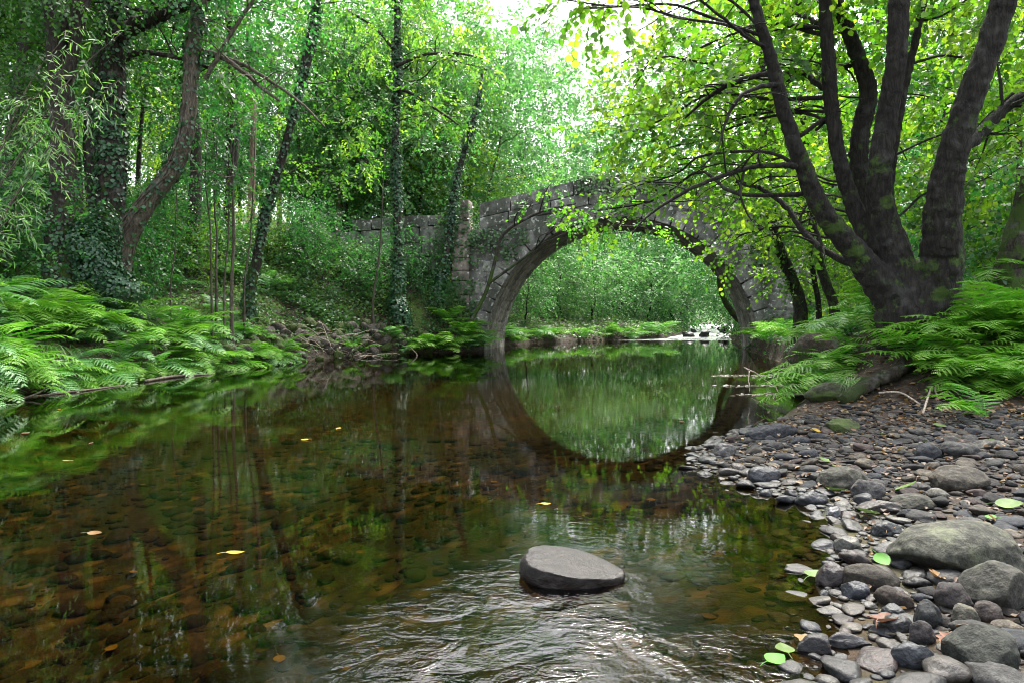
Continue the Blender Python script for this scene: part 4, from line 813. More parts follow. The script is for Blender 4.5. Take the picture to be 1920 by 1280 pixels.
# ------------------------------------------------------------------ ferns
def frond_mesh(name, L, mat, arch=1.25, droop=.9, np_=13, nq=9):
    """a bipinnate frond: rachis, pinnae and pinnules, curving up and out along +Y"""
    s = np.linspace(0, 1, 40); ang = arch - (arch + droop) * s ** 1.15
    y = np.concatenate([[0], np.cumsum(np.cos(ang[:-1]))]) / 39 * L; z = np.concatenate([[0], np.cumsum(np.sin(ang[:-1]))]) / 39 * L; x = rng.normal(0, .03) * L * s ** 2 + .05 * L * rng.normal() * s
    R = np.stack([x * np.ones(40), y, z], -1); mb = MB()
    tube(mb, R[::4], np.linspace(.004, .001, 10), 4, 24, cap=False, a=.9)
    T = nrm(np.gradient(R, axis=0)); Cc = []; Uu = []; Nn = []; Ll = []; Rn = []; Ww = []
    for k in range(np_):
        t = .16 + .84 * (k + .3) / np_; i = min(39, int(t * 39)); c = R[i]; tg = T[i]; side = np.array([1., 0, 0]); nn = nrm(np.cross(side, tg))
        pl = L * .32 * (math.sin(min(1, (t - .08) / .35) * math.pi / 2)) * (1 - t) ** .62 * 1.25 + .012
        for sg in (-1, 1):
            d = nrm(side * sg + tg * (.35 + .35 * t) + nn * rng.normal(-.06, .07)); q = max(3, int(nq * pl / (L * .26)) + 2)
            Cc.append(c); Uu.append(d - nn * .06); Nn.append(nn + rng.normal(0, .1, 3)); Ll.append(pl); Rn.append(.2 + .45 * t + rng.uniform(-.2, .2)); Ww.append(.05)
            for j in range(q):
                f = (j + .2) / q; pc = c + d * pl * f - nn * pl * .12 * f * f; ql = min(.021, pl * .3) * (1 - f) ** .6 * L + .004; s2 = nrm(np.cross(nn, d))
                for s3 in (-1, 1):
                    Cc.append(pc); Uu.append(s2 * s3 + d * .55); Nn.append(nn + rng.normal(0, .12, 3)); Ll.append(ql); Rn.append(.15 + .5 * t + (.35 if k % 3 == 0 else 0) * f + rng.uniform(-.2, .2)); Ww.append(.34)
    leaves(mb, np.array(Cc), np.array(Uu), np.array(Nn), np.array(Ll), w=np.array(Ww)[:, None], fold=.1, simple=True, rnd=np.clip(np.array(Rn), 0, 1), droop=.1)
    return mb.mesh(name, M[mat], False)
FR = {}
for mt_ in ('fern', 'fern_pale'):
    FR[mt_] = [frond_mesh('frond', 1.0, mt_, a, d) for a, d in ((1.2, .35), (1.0, .5), (.85, .4), (1.2, .7), (.7, .3))]
def fern(x, y, s, label, group, mat='fern', n=9, lean=None, dz=0, dip=0.):
    z = gzf(x, y) + dz; t = thing('fern', label, 'fern', (x, y, z), rng.uniform(0, 6.3), group); rz0 = t.rotation_euler.z
    for k in range(n):
        me = FR[mat][rng.integers(5)]; a = 2 * math.pi * k / n + rng.uniform(-.35, .35)
        fw = lean is not None and k % 5 < 3
        if fw: a = lean - math.pi / 2 - rz0 + rng.normal(0, .85)
        sc_ = s * rng.uniform(.7, 1.15); o = link('frond', me, t, (rng.normal(0, .03), rng.normal(0, .03), 0), (rng.normal(.0, .12) - (dip if fw else 0), rng.normal(0, .15), a), (sc_, sc_, sc_))
    return t
# left bank, dense row leaning over the water (lean = direction towards +x)
for k in range(64):
    y = 6.6 + 10.0 * (k + rng.random()) / 64; d = rng.choice([.05, .3, .65, 1.05, 1.5]) + rng.uniform(-.15, .15)
    if y > 14.2 and d > 1.6: d -= 1.0
    x = np.interp(y, LB[:, 1], LB[:, 0]) - d - .1; pale = rng.random() < .38
    fern(x, y, rng.uniform(.85, 1.4) * (1 if y < 14.3 else .66), ('pale' if pale else 'bright') + ' green fern arching over the water from the left bank', ('pale' if pale else 'bright') + ' ferns lining the left bank', 'fern_pale' if pale else 'fern', 8, lean=-.75, dip=.22)
for k in range(46):
    y = 6.6 + 9.6 * (k + rng.random()) / 46; x = np.interp(y, LB[:, 1], LB[:, 0]) - rng.uniform(-.04, .14); pale = rng.random() < .35
    fern(x, y, rng.uniform(.65, 1.0) * (1 if y < 14.3 else .8), ('pale' if pale else 'bright') + ' green fern hanging its fronds low over the left waterline', ('pale' if pale else 'bright') + ' ferns hanging from the lip of the left bank', 'fern_pale' if pale else 'fern', 9, lean=-.3, dip=.45)
for k in range(18):
    y = rng.uniform(12, 20); x = np.interp(y, LB[:, 1], LB[:, 0]) - rng.uniform(2, 4.5)
    fern(x, y, rng.uniform(.55, .85), 'darker fern growing higher up the left bank behind the front row', 'ferns higher on the left bank', 'fern_pale', 8, lean=-.5)
for px, y, d, s in ((655, 19.0, .2, .7), (715, 19.6, .2, .6), (800, 20.6, .2, .8), (835, 20.8, .35, 1.0), (862, 21.4, .2, 1.0), (880, 21.6, -.05, .9), (905, 22.2, .1, .8), (815, 21.2, .9, .8), (770, 20.5, .8, .6), (925, 22.6, .0, 1.), (895, 21.9, .3, 1.1), (790, 20.9, .1, 1.0), (850, 21.3, .05, 1.2), (870, 21.9, .5, 1.1), (835, 21.9, .9, 1.), (905, 22.3, .3, 1.2), (730, 20.4, .1, .8), (885, 22.4, .7, 1.1)):
    x = min((px - 960) / FPX * y, np.interp(y, LB[:, 1], LB[:, 0]) - .05)
    fern(x, y, s, 'green fern hanging over the bank at the left foot of the arch', 'ferns at the left foot of the bridge', 'fern' if rng.random() < .7 else 'fern_pale', 9, lean=-1.2)
for k in range(24):
    y = rng.uniform(27, 40); x = np.interp(y, LB[:, 1], LB[:, 0]) - rng.uniform(-.05, .8)
    fern(x, y, rng.uniform(.9, 1.3), 'fern on the far bank seen through the arch', 'ferns beyond the arch', 'fern' if rng.random() < .5 else 'fern_pale', 7, lean=-.8)
# right bank ferns
for k in range(32):
    y = rng.uniform(8.7, 13.5); x = np.interp(y, RB[:, 1], RB[:, 0]) + rng.uniform(.25, 2.6)
    if (x - 4.9) ** 2 + (y - 8.2) ** 2 < .6: continue
    fern(x, y, rng.uniform(.65, .95), 'green fern between the water and the big multi-stemmed tree', 'ferns left of the big tree', 'fern' if rng.random() < .7 else 'fern_pale', 8, lean=4.1, dip=.2)
for px, y, s in ((1460, 18, 1), (1440, 19, 1), (1475, 16.5, 1), (1500, 15.5, 1), (1430, 20, .9), (1520, 14.5, .9)):
    x = max((px - 960) / FPX * y, np.interp(y, RB[:, 1], RB[:, 0]) + .1); fern(x, y, s, 'fern crowding the right foot of the arch', 'ferns at the right foot of the bridge', 'fern', 9, lean=3.4)
for k in range(28):
    y = rng.uniform(5.9, 8.6); x = rng.uniform(4.5, 7.8)
    if (x - 4.9) ** 2 + (y - 8.2) ** 2 < .8 or x < 4.9 + (7 - y) * .15: continue
    fern(x, y, rng.uniform(.5, .8), 'low fern with flat spreading fronds at the right of the big trunk', 'ferns right of the big tree', 'fern', 9, lean=3.6)
for k in range(48):
    y = rng.uniform(6.3, 7.75); x = rng.uniform(4.25, 7.0)
    if x < 4.4 + (7.2 - y) * .5 : continue
    if k < 12: x, y = rng.uniform(4.45, 5.7), rng.uniform(7.35, 7.75)
    fern(x, y, rng.uniform(.8, 1.0) if k < 12 else rng.uniform(.5, .85), 'fern in front of the foot of the big multi-stemmed tree', 'ferns in front of the big tree', 'fern', 8, lean=4.1, dip=0 if k < 12 else .2)
for k in range(12):
    y = rng.uniform(8.0, 9.4); x = np.interp(y, RB[:, 1], RB[:, 0]) + rng.uniform(.0, .5)
    fern(x, y, rng.uniform(.6, .9), 'fern leaning over the dark mound at the right waterline', 'ferns over the dark mound', 'fern', 8, lean=3.9, dip=.3)
fr = fern(3.95, 5.7, .55, 'single bright fern lying low beside the mossy log', None, 'fern', 5, lean=3.7)
# ------------------------------------------------------------------ sedge tufts
def sedge(x, y, s, label, group, n=110, bare=False):
    a = rng.uniform(0, 6.3, n); ln = s * rng.uniform(.6, 1.2, n); up = rng.uniform(.5, 1.2, n); ns = 6; t = np.linspace(0, 1, ns)
    d = np.stack([np.cos(a), np.sin(a), np.zeros(n)], -1); h = (t[None] * up[:, None] - 1.15 * (t ** 2)[None] * up[:, None]) * ln[:, None]
    ctr = d[:, None, :] * (t[None, :, None] * ln[:, None, None] * .75 + .03); ctr[..., 2] += h
    sd = np.stack([-np.sin(a), np.cos(a), np.zeros(n)], -1)[:, None, :]; wv = .004 * (1 - t * .9)[None, :, None] * s * 1.6
    V = np.stack([ctr - sd * wv, ctr + sd * wv], 2).reshape(-1, 3); b = np.arange(n)[:, None] * ns * 2; k = np.arange(ns - 1)[None] * 2; q = (b + k).ravel()
    mb = MB(); mb.add(V, np.stack([q, q + 1, q + 3, q + 2], -1), None, np.repeat(rng.random(n), ns * 2))
    return tag(link('sedge_tuft', mb.mesh('sedge_tuft', M['grass']), loc=(x, y, gzf(x, y))), label, 'grass tuft', group)
for y in (9.4, 10.1, 10.7, 11.3, 12.0, 12.6, 13.1, 14.0):
    sedge(np.interp(y, LB[:, 1], LB[:, 0]) - .22, y, rng.uniform(.5, .75), 'long grass tuft hanging from the lip of the left bank below the ferns', 'grass tufts hanging along the left bank')
for x, y in ((-7.9, 12.5), (-8.3, 13.2), (-7.6, 13.6), (-8.8, 13), (-9.4, 14.5)):
    sedge(x, y, .9, 'tall arching grass tuft beside the crooked trunk', 'grass tufts by the crooked trunk')
sedge(3.85, 7.75, .5, 'dense drooping sedge tussock on the dark mound at the right waterline', None, 420)
sedge(5.3, 6.55, .36, 'fine grass tuft in front of the ferns on the right bank', None, 200)
sedge(5.0, 6.3, .3, 'smaller grass tuft beside the one in front of the right ferns', None, 150)
sedge(-3.75, 19.9, .8, 'pale grass tuft at the waterline left of the straight trunk', None, 160)
# ------------------------------------------------------------------ ground cover (uncountable)
def cover(name, n, xr, yr, L, mat, keep, hmax=.25, w=.35, up=.6, label=''):
    x = rng.uniform(*xr, n); y = rng.uniform(*yr, n); xl = np.interp(y, LB[:, 1], LB[:, 0]); xr_ = np.interp(y, RB[:, 1], RB[:, 0])
    ok = keep(x, y, xl, xr_) & (fnoise(x, y, 2.5, 11) + fnoise(x, y, .8, 12) + rng.normal(0, .25, n) > -.35); x, y = x[ok], y[ok]; n = len(x); z = gz(x, y)
    C = np.stack([x, y, z + rng.random(n) * hmax * (.5 + .5 * fnoise(x, y, 3.1, 13))], -1)
    U = rng.normal(0, 1, (n, 3)); U[:, 2] = np.abs(U[:, 2]) * up; N = rng.normal(0, .5, (n, 3)) + [0, 0, 1]
    mb = MB(); leaves(mb, C, U, N, L * rng.uniform(.6, 1.4, n), w=w, simple=True)
    return tag(link(name, mb.mesh(name, M[mat])), label or None, None, None, 'stuff')
cover('ground_cover', 60000, (-18, -1.6), (12, 23.3), .09, 'cover', lambda x, y, l, r: (x < l - .15) & ((x < l - 1.2) | (y > 18.5) | (y < 15)), hmax=.35)
cover('ground_cover', 26000, (-9, -1.2), (19, 23.6), .11, 'cover', lambda x, y, l, r: (x < l - .02), hmax=.5)
cover('ground_cover', 60000, (-30, 12), (26.8, 48), .16, 'cover', lambda x, y, l, r: (x < l - .1), hmax=.5)
cover('ground_cover', 16000, (6, 30), (24, 60), .18, 'cover', lambda x, y, l, r: (x > r + .1), hmax=.5)
cover('ground_cover', 40000, (4, 20), (7.5, 21), .09, 'leaf_mid', lambda x, y, l, r: (x > r + .25) & (y > 9 - (x - 4) * .6), hmax=.3)
cover('ground_cover', 26000, (-16, -6.8), (3, 13), .09, 'leaf_dark', lambda x, y, l, r: (x < l - .4), hmax=.3)
cover('grass', 14000, (-2, 14), (26.8, 60), .35, 'grass', lambda x, y, l, r: (x < l - .02) & (x > l - 1.2), hmax=.1, w=.06, up=2)
# dry leaf litter
def litter(name, n, xr, yr, keep, L=.06, mat='dead_leaf'):
    x = rng.uniform(*xr, n); y = rng.uniform(*yr, n); xl = np.interp(y, LB[:, 1], LB[:, 0]); xr_ = np.interp(y, RB[:, 1], RB[:, 0]); ok = keep(x, y, xl, xr_); x, y = x[ok], y[ok]; n = len(x)
    C = np.stack([x, y, gz(x, y) + rng.uniform(.006, .03, n)], -1); U = rng.normal(0, 1, (n, 3)); U[:, 2] *= .25; N = rng.normal(0, .3, (n, 3)) + [0, 0, 1]
    mb = MB(); leaves(mb, C, U, N, L * rng.uniform(.4, 1.3, n), w=.4, fold=.4); return tag(link(name, mb.mesh(name, M[mat])), None, None, None, 'stuff')
cover('ground_cover', 9000, (-6.5, -2), (15, 22), .07, 'cover', lambda x, y, l, r: (x < l) & (x > l - 1.6), hmax=.15)
cover('ground_cover', 15000, (4.0, 9), (7.4, 13), .07, 'leaf_mid', lambda x, y, l, r: (x > r + .02) & (x > 4.2 + (7.9 - y) * .5), hmax=.16)
cover('ground_cover', 5000, (5, 9), (12, 25), .09, 'leaf_mid', lambda x, y, l, r: (x > r - .02) & (x < r + 1.2), hmax=.2)
litter('leaf_litter', 5200, (1.5, 8), (4.5, 9.5), lambda x, y, l, r: (x > r + .15 + .0 * y) & (y > 6.2 - .15 * x), .05)
litter('leaf_litter', 2600, (1.2, 5.5), (1.8, 6), lambda x, y, l, r: x > r + .1, .035)
litter('leaf_litter', 2500, (-7.5, -5), (8, 15), lambda x, y, l, r: (x < l - .0) & (x > l - .35), .06)
litter('leaf_litter', 1800, (-8, -3), (15, 22), lambda x, y, l, r: (x < l - .1), .08)
# ------------------------------------------------------------------ stones
import bmesh
def ico(sub):
    bm = bmesh.new(); bmesh.ops.create_icosphere(bm, subdivisions=sub, radius=1); V = np.array([v.co[:] for v in bm.verts]); F = np.array([[v.index for v in f.verts] for f in bm.faces]); bm.free(); return V, F
IC = {k: ico(k) for k in (2, 3, 5)}
def stone_shape(seed, sub=3, rough=.22, angular=0.0, fine=0.0):
    V, F = IC[sub]; r = np.random.default_rng(seed); o = Vector(r.uniform(-50, 50, 3)); n = np.array([mnoise.noise(Vector(v) * .9 + o) + .45 * mnoise.noise(Vector(v) * 1.9 + o) for v in V])
    W = V * (1 + rough * n)[:, None]
    for _ in range(int(3 + angular * 6)):       # flattened facets as river stones have
        d = nrm(r.normal(0, 1, 3)); lim = r.uniform(.62, .9) if angular else r.uniform(.78, .95); h = W @ d; ex = np.clip(h - lim, 0, None); W = W - d * (ex * (.85 if angular else .6))[:, None]
    if fine: W = W * (1 + fine * np.array([mnoise.noise(Vector(v) * 5 + o) + .5 * mnoise.noise(Vector(v) * 11 + o) for v in V]))[:, None]
    return W, F
def ground_pt(px, py):
    Y = FPX * CZ / (py - HOR)
    for _ in range(12):
        x = (px - 960) / FPX * Y; z = max(0., gzf(x, Y)); Y = .5 * Y + .5 * FPX * (CZ - z) / (py - HOR)
    return (px - 960) / FPX * Y, Y, max(0., gzf((px - 960) / FPX * Y, Y))
PAL = [((.13, .13, .13), 'slate-grey'), ((.07, .08, .10), 'blue-grey'), ((.135, .115, .095), 'brown'), ((.30, .29, .26), 'pale grey'), ((.045, .042, .04), 'dark'), ((.23, .20, .16), 'tan'), ((.14, .10, .095), 'reddish')]
specials = []
def boulder(px, py, w, hgt, depth, label, mat='stone', col=(.14, .135, .125), seed=0, yaw=0., sink=.35, ang=.3, name='boulder', tilt=0., fine=.03, rough=.22, cat='boulder'):
    """px,py: front contact; w,hgt in photo pixels"""
    x, y, z = ground_pt(px, py); a = w / FPX * y * .5; c = hgt / FPX * y / (2 - 2 * sink) ; b = a * depth; y += b * .7
    W, F = stone_shape(seed, 5, rough, ang, fine); W = W * np.array([a, b, c]) * 1.08
    o = link(name, new_mesh(name, W, [F], M[mat], True), loc=(x, y, z + c * (1 - 2 * sink)), rot=(0, tilt, yaw)); o.color = (*col, 1); tag(o, label, cat); specials.append((x, y, max(a, b))); return o
# the stone in the water, modelled: flat slanting top, thick left end, narrow right end
x0, y0 = G(1076, 1104); y0 += .10; sc_ = y0 / FPX
V, F = IC[5]; W = V.copy(); o_ = Vector((3, 7, 1))
top = W[:, 2] > 0; W[:, 2] = np.where(top, np.sign(W[:, 2]) * np.abs(W[:, 2]) ** .4, W[:, 2])
W[:, 0] = np.sign(W[:, 0]) * np.abs(W[:, 0]) ** .88
tap = 1 - .30 * np.clip(W[:, 0], 0, 1) - .0; hz_ = np.interp(W[:, 0], [-1, -.7, -.2, .3, 1], [.85, 1.1, 1.0, .78, .42])
W[:, 1] *= tap; W[:, 2] *= hz_
W *= (1 + .07 * np.array([mnoise.noise(Vector(v) * 1.6 + o_) + .4 * mnoise.noise(Vector(v) * 5 + o_) + .15 * mnoise.noise(Vector(v) * 14 + o_) for v in V]))[:, None]
tz = .50 - .20 * W[:, 0] + .10 * W[:, 1]; W[:, 2] = np.where(W[:, 2] > tz, tz + (W[:, 2] - tz) * .18, W[:, 2])
W *= np.array([102 * sc_, .14, .088])
o = link('rock', new_mesh('rock', W, [F], stone_mat('rock_surface', moss=.12, mosscol=(.12, .115, .09), wetline=True), True), loc=(x0, y0 + .0, .012), rot=(.03, .06, -.10)); o.color = (.055, .045, .042, 1); tag(o, 'large dark flat-topped stone standing alone in the water at bottom centre', 'rock'); specials.append((x0, y0, .2))
boulder(1840, 1080, 235, 78, .75, 'big flat greenish boulder at the right edge of the gravel bar', 'stone_lichen', (.17, .175, .14), 11, .1, .3, .2)
boulder(1900, 1150, 120, 72, .9, 'rounded mossy boulder at the right edge just below the biggest flat one', 'stone_lichen', (.12, .12, .10), 12, .3, .3, .1)
boulder(1817, 922, 95, 38, .8, 'smooth light brown boulder on the gravel right of the large green leaf', 'stone', (.18, .16, .13), 13, .0, .3, .0)
boulder(1592, 918, 82, 38, .8, 'humped greenish-grey stone beside the flat angular one at the water edge', 'stone', (.16, .16, .13), 14, .2, .32, .2)
boulder(1640, 936, 66, 32, .8, 'flat angular pale grey stone leaning on the humped one', 'stone', (.20, .195, .20), 15, -.4, .3, 1.0)
boulder(1450, 822, 98, 24, .35, 'long slanting slate-grey stone at the tip of the gravel bar', 'stone', (.13, .14, .16), 16, .25, .3, .3, tilt=-.12)
boulder(1592, 811, 62, 22, .8, 'low moss-covered stone among the upper pebbles', 'stone_moss', (.08, .1, .04), 17, 0, .35, .1)
boulder(1812, 857, 72, 26, .7, 'pale rounded stone with flat top high on the gravel', 'stone', (.17, .17, .165), 18, 0, .3, .1)
boulder(1752, 862, 44, 26, .9, 'dark blue-grey round stone beside the pale flat-topped one', 'stone', (.09, .10, .12), 19, 0, .3, .2)
boulder(1728, 950+8, 76, 24, .7, 'rounded grey-brown stone below the large green leaf', 'stone', (.15, .15, .12), 20, .1, .3, .1)
boulder(1662, 965, 80, 20, .4, 'long dark brown stone slanting at the edge of the shallow', 'stone_wet', (.08, .06, .055), 21, -.3, .3, .2)
boulder(1533, 947, 56, 20, .7, 'wet blue-black stone alone in the shallow water', 'stone_wet', (.07, .08, .1), 22, 0, .4, .5)
boulder(1573, 974, 26, 22, .7, 'small whitish pointed stone in the shallow water', 'stone_wet', (.34, .35, .4), 23, .5, .35, .8)
boulder(1675, 1008, 52, 24, .8, 'wet dark stone at the waterline below the long brown one', 'stone_wet', (.08, .09, .10), 24, 0, .35, .3)
boulder(1603, 1036, 54, 22, .75, 'pale triangular stone breaking the amber shallows', 'stone_wet', (.24, .24, .21), 25, .2, .4, .9)
boulder(1575, 1104, 52, 34, .9, 'round purplish-brown stone touching the long brown one in the shallows', 'stone_wet', (.10, .075, .075), 26, 0, .3, .1)
boulder(1648, 1112, 104, 38, .6, 'long brown stone lying in the shallows left of the green boulder', 'stone', (.11, .095, .075), 27, -.12, .32, .2)
boulder(1618, 1128, 50, 28, .7, 'blue-black wet stone below the long brown stone', 'stone_wet', (.07, .08, .11), 28, -.5, .35, .3)
boulder(1690, 1145, 58, 32, .6, 'slanting brown oblong stone at lower right', 'stone', (.13, .105, .09), 29, -.6, .3, .2)
boulder(1693, 1170, 40, 28, .9, 'small round blue-black stone at lower right', 'stone_wet', (.06, .075, .09), 30, 0, .3, .1)
boulder(1808, 1150, 84, 42, .8, 'dark brown humped stone in the lower right pebbles', 'stone', (.10, .085, .085), 31, .1, .3, .2)
boulder(1760, 1190, 46, 48, .9, 'upright dark rounded stone in the lower right pebbles', 'stone', (.08, .085, .09), 32, .1, .3, .1)
boulder(1828, 1184, 52, 34, .8, 'pale squarish stone in the lower right pebbles', 'stone', (.22, .21, .165), 33, .1, .3, .6)
boulder(1872, 1170, 50, 30, .8, 'rounded brown stone right of the pale squarish one', 'stone', (.15, .12, .11), 34, .1, .3, .1)
boulder(1745, 1215, 46, 36, .9, 'smooth purplish-grey stone left of the curled tan leaf', 'stone', (.12, .105, .11), 35, .1, .3, .1)
boulder(1700, 1195, 58, 26, .9, 'black wet stone near the lower right corner', 'stone_wet', (.05, .055, .06), 36, .1, .35, .3)
boulder(1880, 1268, 130, 64, .8, 'broad greenish-dark boulder in the bottom right corner', 'stone_lichen', (.09, .10, .085), 37, .1, .3, .5)
boulder(1735, 1262, 80, 40, .5, 'wet bluish oblong stone at the bottom edge', 'stone_wet', (.07, .08, .1), 38, -.35, .35, .2)
boulder(1545, 1232, 60, 28, .7, 'half drowned black stone behind the tan oak leaf', 'stone_wet', (.05, .045, .05), 39, .1, .45, .3)
boulder(1600, 1222, 90, 20, .3, 'thin dark slanting stone awash near the oak leaf', 'stone_wet', (.06, .06, .07), 40, -.3, .4, .3)
boulder(1566, 748, 74, 30, .8, 'mossy wedge-shaped rock where the log meets the water', 'stone_moss', (.1, .11, .06), 41, .2, .35, .8)
boulder(1555, 694, 110, 72, .8, 'dark earthy mound under the sedge at the right waterline', 'moss_wood', (.03, .025, .02), 42, .2, .2, .2)
boulder(1440, 905, 60, 24, .8, 'wet dark pointed stone at the tip of the shallows', 'stone_wet', (.09, .095, .12), 43, .2, .4, .5)
boulder(1365, 856, 40, 22, .8, 'pale stone farthest out at the tip of the gravel bar', 'stone_wet', (.2, .19, .19), 44, .2, .4, .4)
# pebbles
SHP = [stone_shape(100 + k, 3, .34, (.3, .8, 1.2)[k % 3]) for k in range(14)]
SHM = {}
for mt_ in ('stone', 'stone_wet'): SHM[mt_] = [new_mesh('pebble', v, [f], M[mt_], True) for v, f in SHP]
cells = {}
def try_place(x, y, r, ov=.82):
    k = (int(x / .15), int(y / .15))
    for a in (-1, 0, 1):
        for b in (-1, 0, 1):
            for (X, Y, R) in cells.get((k[0] + a, k[1] + b), ()):
                if (x - X) ** 2 + (y - Y) ** 2 < ((r + R) * ov) ** 2: return False
    for X, Y, R in specials:
        if (x - X) ** 2 + (y - Y) ** 2 < (R * .75 + r * .5) ** 2: return False
    cells.setdefault(k, []).append((x, y, r)); return True
peb = []
cand = np.sort(np.clip(rng.lognormal(math.log(.017), .6, 46000), .006, .065))[::-1]
for r in cand:
    y = 1.7 + 7.2 * rng.random() ** 1.35; xr_ = float(np.interp(y, RB[:, 1], RB[:, 0])); x = xr_ - .35 + rng.random() * (4.5 if y < 6 else 2.6)
    if x / y > .80 or x < xr_ - .3 * rng.random() ** 2: continue
    if y > 5.6 and rng.random() < (y - 5.6) * .7 + max(0, x - xr_ - 1.4) * .5: continue
    if try_place(x, y, r): peb.append((x, y, r))
peb = np.array(peb); score = peb[:, 2] / peb[:, 1] * ((peb[:, 0] / peb[:, 1] < .75) & (peb[:, 1] > 1.95)); order = np.argsort(-score)
PW = np.array([.24, .2, .17, .10, .13, .08, .08])
rest = MB(); restc = []; restw = MB(); restwc = []
for n_, i in enumerate(order):
    x, y, r = peb[i]; z = gzf(x, y); wet = z < .022; k = rng.integers(14); ci = rng.choice(7, p=PW); col = np.array(PAL[ci][0]) * rng.uniform(.6, 1.25)
    sc3 = np.array([r * rng.uniform(.95, 1.35), r * rng.uniform(.75, 1.05), r * rng.uniform(.28, .55)]); yaw = rng.uniform(0, 6.3); zz = z + sc3[2] * .45
    if n_ < 285:
        o = link('pebble', SHM['stone_wet' if wet else 'stone'][k], None, (x, y, zz), (rng.normal(0, .15), rng.normal(0, .15), yaw), tuple(sc3)); o.color = (*(col * (.7 if wet else 1)), 1)
        where = 'lying in the shallow water edge' if wet else ('on the near part of the gravel bar' if y < 3.6 else 'on the far part of the gravel bar')
        tag(o, f'{PAL[ci][1]} rounded pebble {where}', 'pebble', f'{PAL[ci][1]} pebbles {where}')
    else:
        V, F = IC[2] if r < .03 else SHP[k]
        W = V * sc3; c, s = math.cos(yaw), math.sin(yaw); W = np.stack([W[:, 0] * c - W[:, 1] * s + x, W[:, 0] * s + W[:, 1] * c + y, W[:, 2] + zz], -1)
        (restw if wet else rest).add(W, None, F); (restwc if wet else restc).append(np.tile(col * (.7 if wet else 1), (len(W), 1)))
for m_, c_, mt_ in ((rest, restc, 'stone_attr'), (restw, restwc, 'stone_attr_wet')):
    tag(link('gravel', new_mesh('gravel', np.concatenate(m_.v), [np.concatenate(m_.t)], M[mt_], True, None, np.concatenate(c_))), kind='stuff')
# stones of the river bed under the water
mbb = MB(); cc = []
for _ in range(3000):
    y = 1.5 + 8.5 * rng.random() ** 1.3; x = rng.uniform(-.8, .62) * y; xr_ = float(np.interp(y, RB[:, 1], RB[:, 0])); xl_ = float(np.interp(y, LB[:, 1], LB[:, 0]))
    if not (xl_ + .3 < x < xr_ + .05): continue
    r = np.clip(rng.lognormal(math.log(.03), .6), .012, .12); V, F = IC[2]; sc3 = np.array([r * 1.25, r * .9, r * .4]); z = gzf(x, y); yaw = rng.uniform(0, 6.3); c, s = math.cos(yaw), math.sin(yaw); W = V * (1 + .12 * np.sin(V @ rng.normal(0, 2, 3)))[:, None] * sc3
    if z + sc3[2] > -.01: continue
    W = np.stack([W[:, 0] * c - W[:, 1] * s + x, W[:, 0] * s + W[:, 1] * c + y, W[:, 2] + z + sc3[2] * .3], -1); mbb.add(W, None, F)
    q = [(.04, .022, .009), (.10, .06, .022), (.035, .042, .01), (.22, .15, .06), (.015, .01, .006), (.10, .034, .014)][rng.choice(6, p=[.25, .2, .22, .1, .15, .08])]; cc.append(np.tile(np.array(q) * rng.uniform(.7, 1.2), (len(W), 1)))
tag(link('riverbed_stones', new_mesh('riverbed_stones', np.concatenate(mbb.v), [np.concatenate(mbb.t)], M['stone_attr'], True, None, np.concatenate(cc))), kind='stuff')
# stones of the left bank apron
for k in range(170):
    y = rng.uniform(14.4, 21.2); d = rng.uniform(-.12, 1.1) if y > 15.4 else rng.uniform(-.1, .5); x = float(np.interp(y, LB[:, 1], LB[:, 0])) - d; r = rng.uniform(.08, .2); mossy = rng.random() < .5
    o = link('bank_stone', SHM['stone'][rng.integers(14)], None, (x, y, gzf(x, y) + r * .25), (rng.normal(0, .3), .5, rng.uniform(0, 6)), (r * 1.2, r, r * .75)); o.color = (.16, .24, .05, 1) if mossy else (*(np.array((.34, .3, .25)) * rng.uniform(.6, 1.1)), 1)
    tag(o, ('mossy green' if mossy else 'grey-brown') + ' cobble in the stony apron of the left bank', 'stone', ('mossy' if mossy else 'bare') + ' cobbles of the left bank apron')
# rocks in the rapids
for k in range(9):
    y = rng.uniform(36, 50); a_ = np.interp(y, LB[:, 1], LB[:, 0]); b_ = np.interp(y, RB[:, 1], RB[:, 0]); x = a_ + (b_ - a_) * rng.uniform(.1, .95); r = rng.uniform(.15, .3)
    o = link('rapid_rock', SHM['stone_wet'][k], None, (x, y, gzf(x, y) + .42), (0, 0, k), (r * 1.3, r, r)); o.color = (.06, .06, .055, 1); tag(o, 'dark rock breaking the white rapids beyond the arch', 'rock', 'rocks in the rapids')
# ------------------------------------------------------------------ logs, twigs, fallen leaves
def log(pts, name, label, mat, cat='log', sides=14, rough=.06):
    p = []
    for a in pts:
        x, y, z = ground_pt(a[0], a[1]) if len(a) < 5 else P(a[0], a[1], a[4])
        r = a[2] * .5 / FPX * y; p.append((x, y, z + r * a[3] if len(a) > 3 else z + r * .5, r))
    p = np.array(p)
    if sides > 8: tt = np.linspace(0, 1, len(p))[:, None]; p[:, :3] = .25 * p[:, :3] + .75 * (p[0, :3] * (1 - tt) + p[-1, :3] * tt)
    mb = MB(); tube(mb, p[:, :3], p[:, 3], sides, len(p) * 7, rough=rough, wob=.06, flute=.1 if sides > 8 else 0)
    return tag(link(name, mb.mesh(name, M[mat], True, p[0, :3]), loc=tuple(p[0, :3])), label, cat)
log([(1582, 757, 22), (1630, 742, 26), (1680, 727, 27), (1730, 712, 20)], 'log', 'moss-covered log slanting up the right bank from the wedge rock', 'moss_wood', rough=.12)
log([(1905, 722, 40), (1840, 735, 36), (1790, 742, 18)], 'log', 'dark rotting log at the right edge above the pebbles', 'moss_wood')
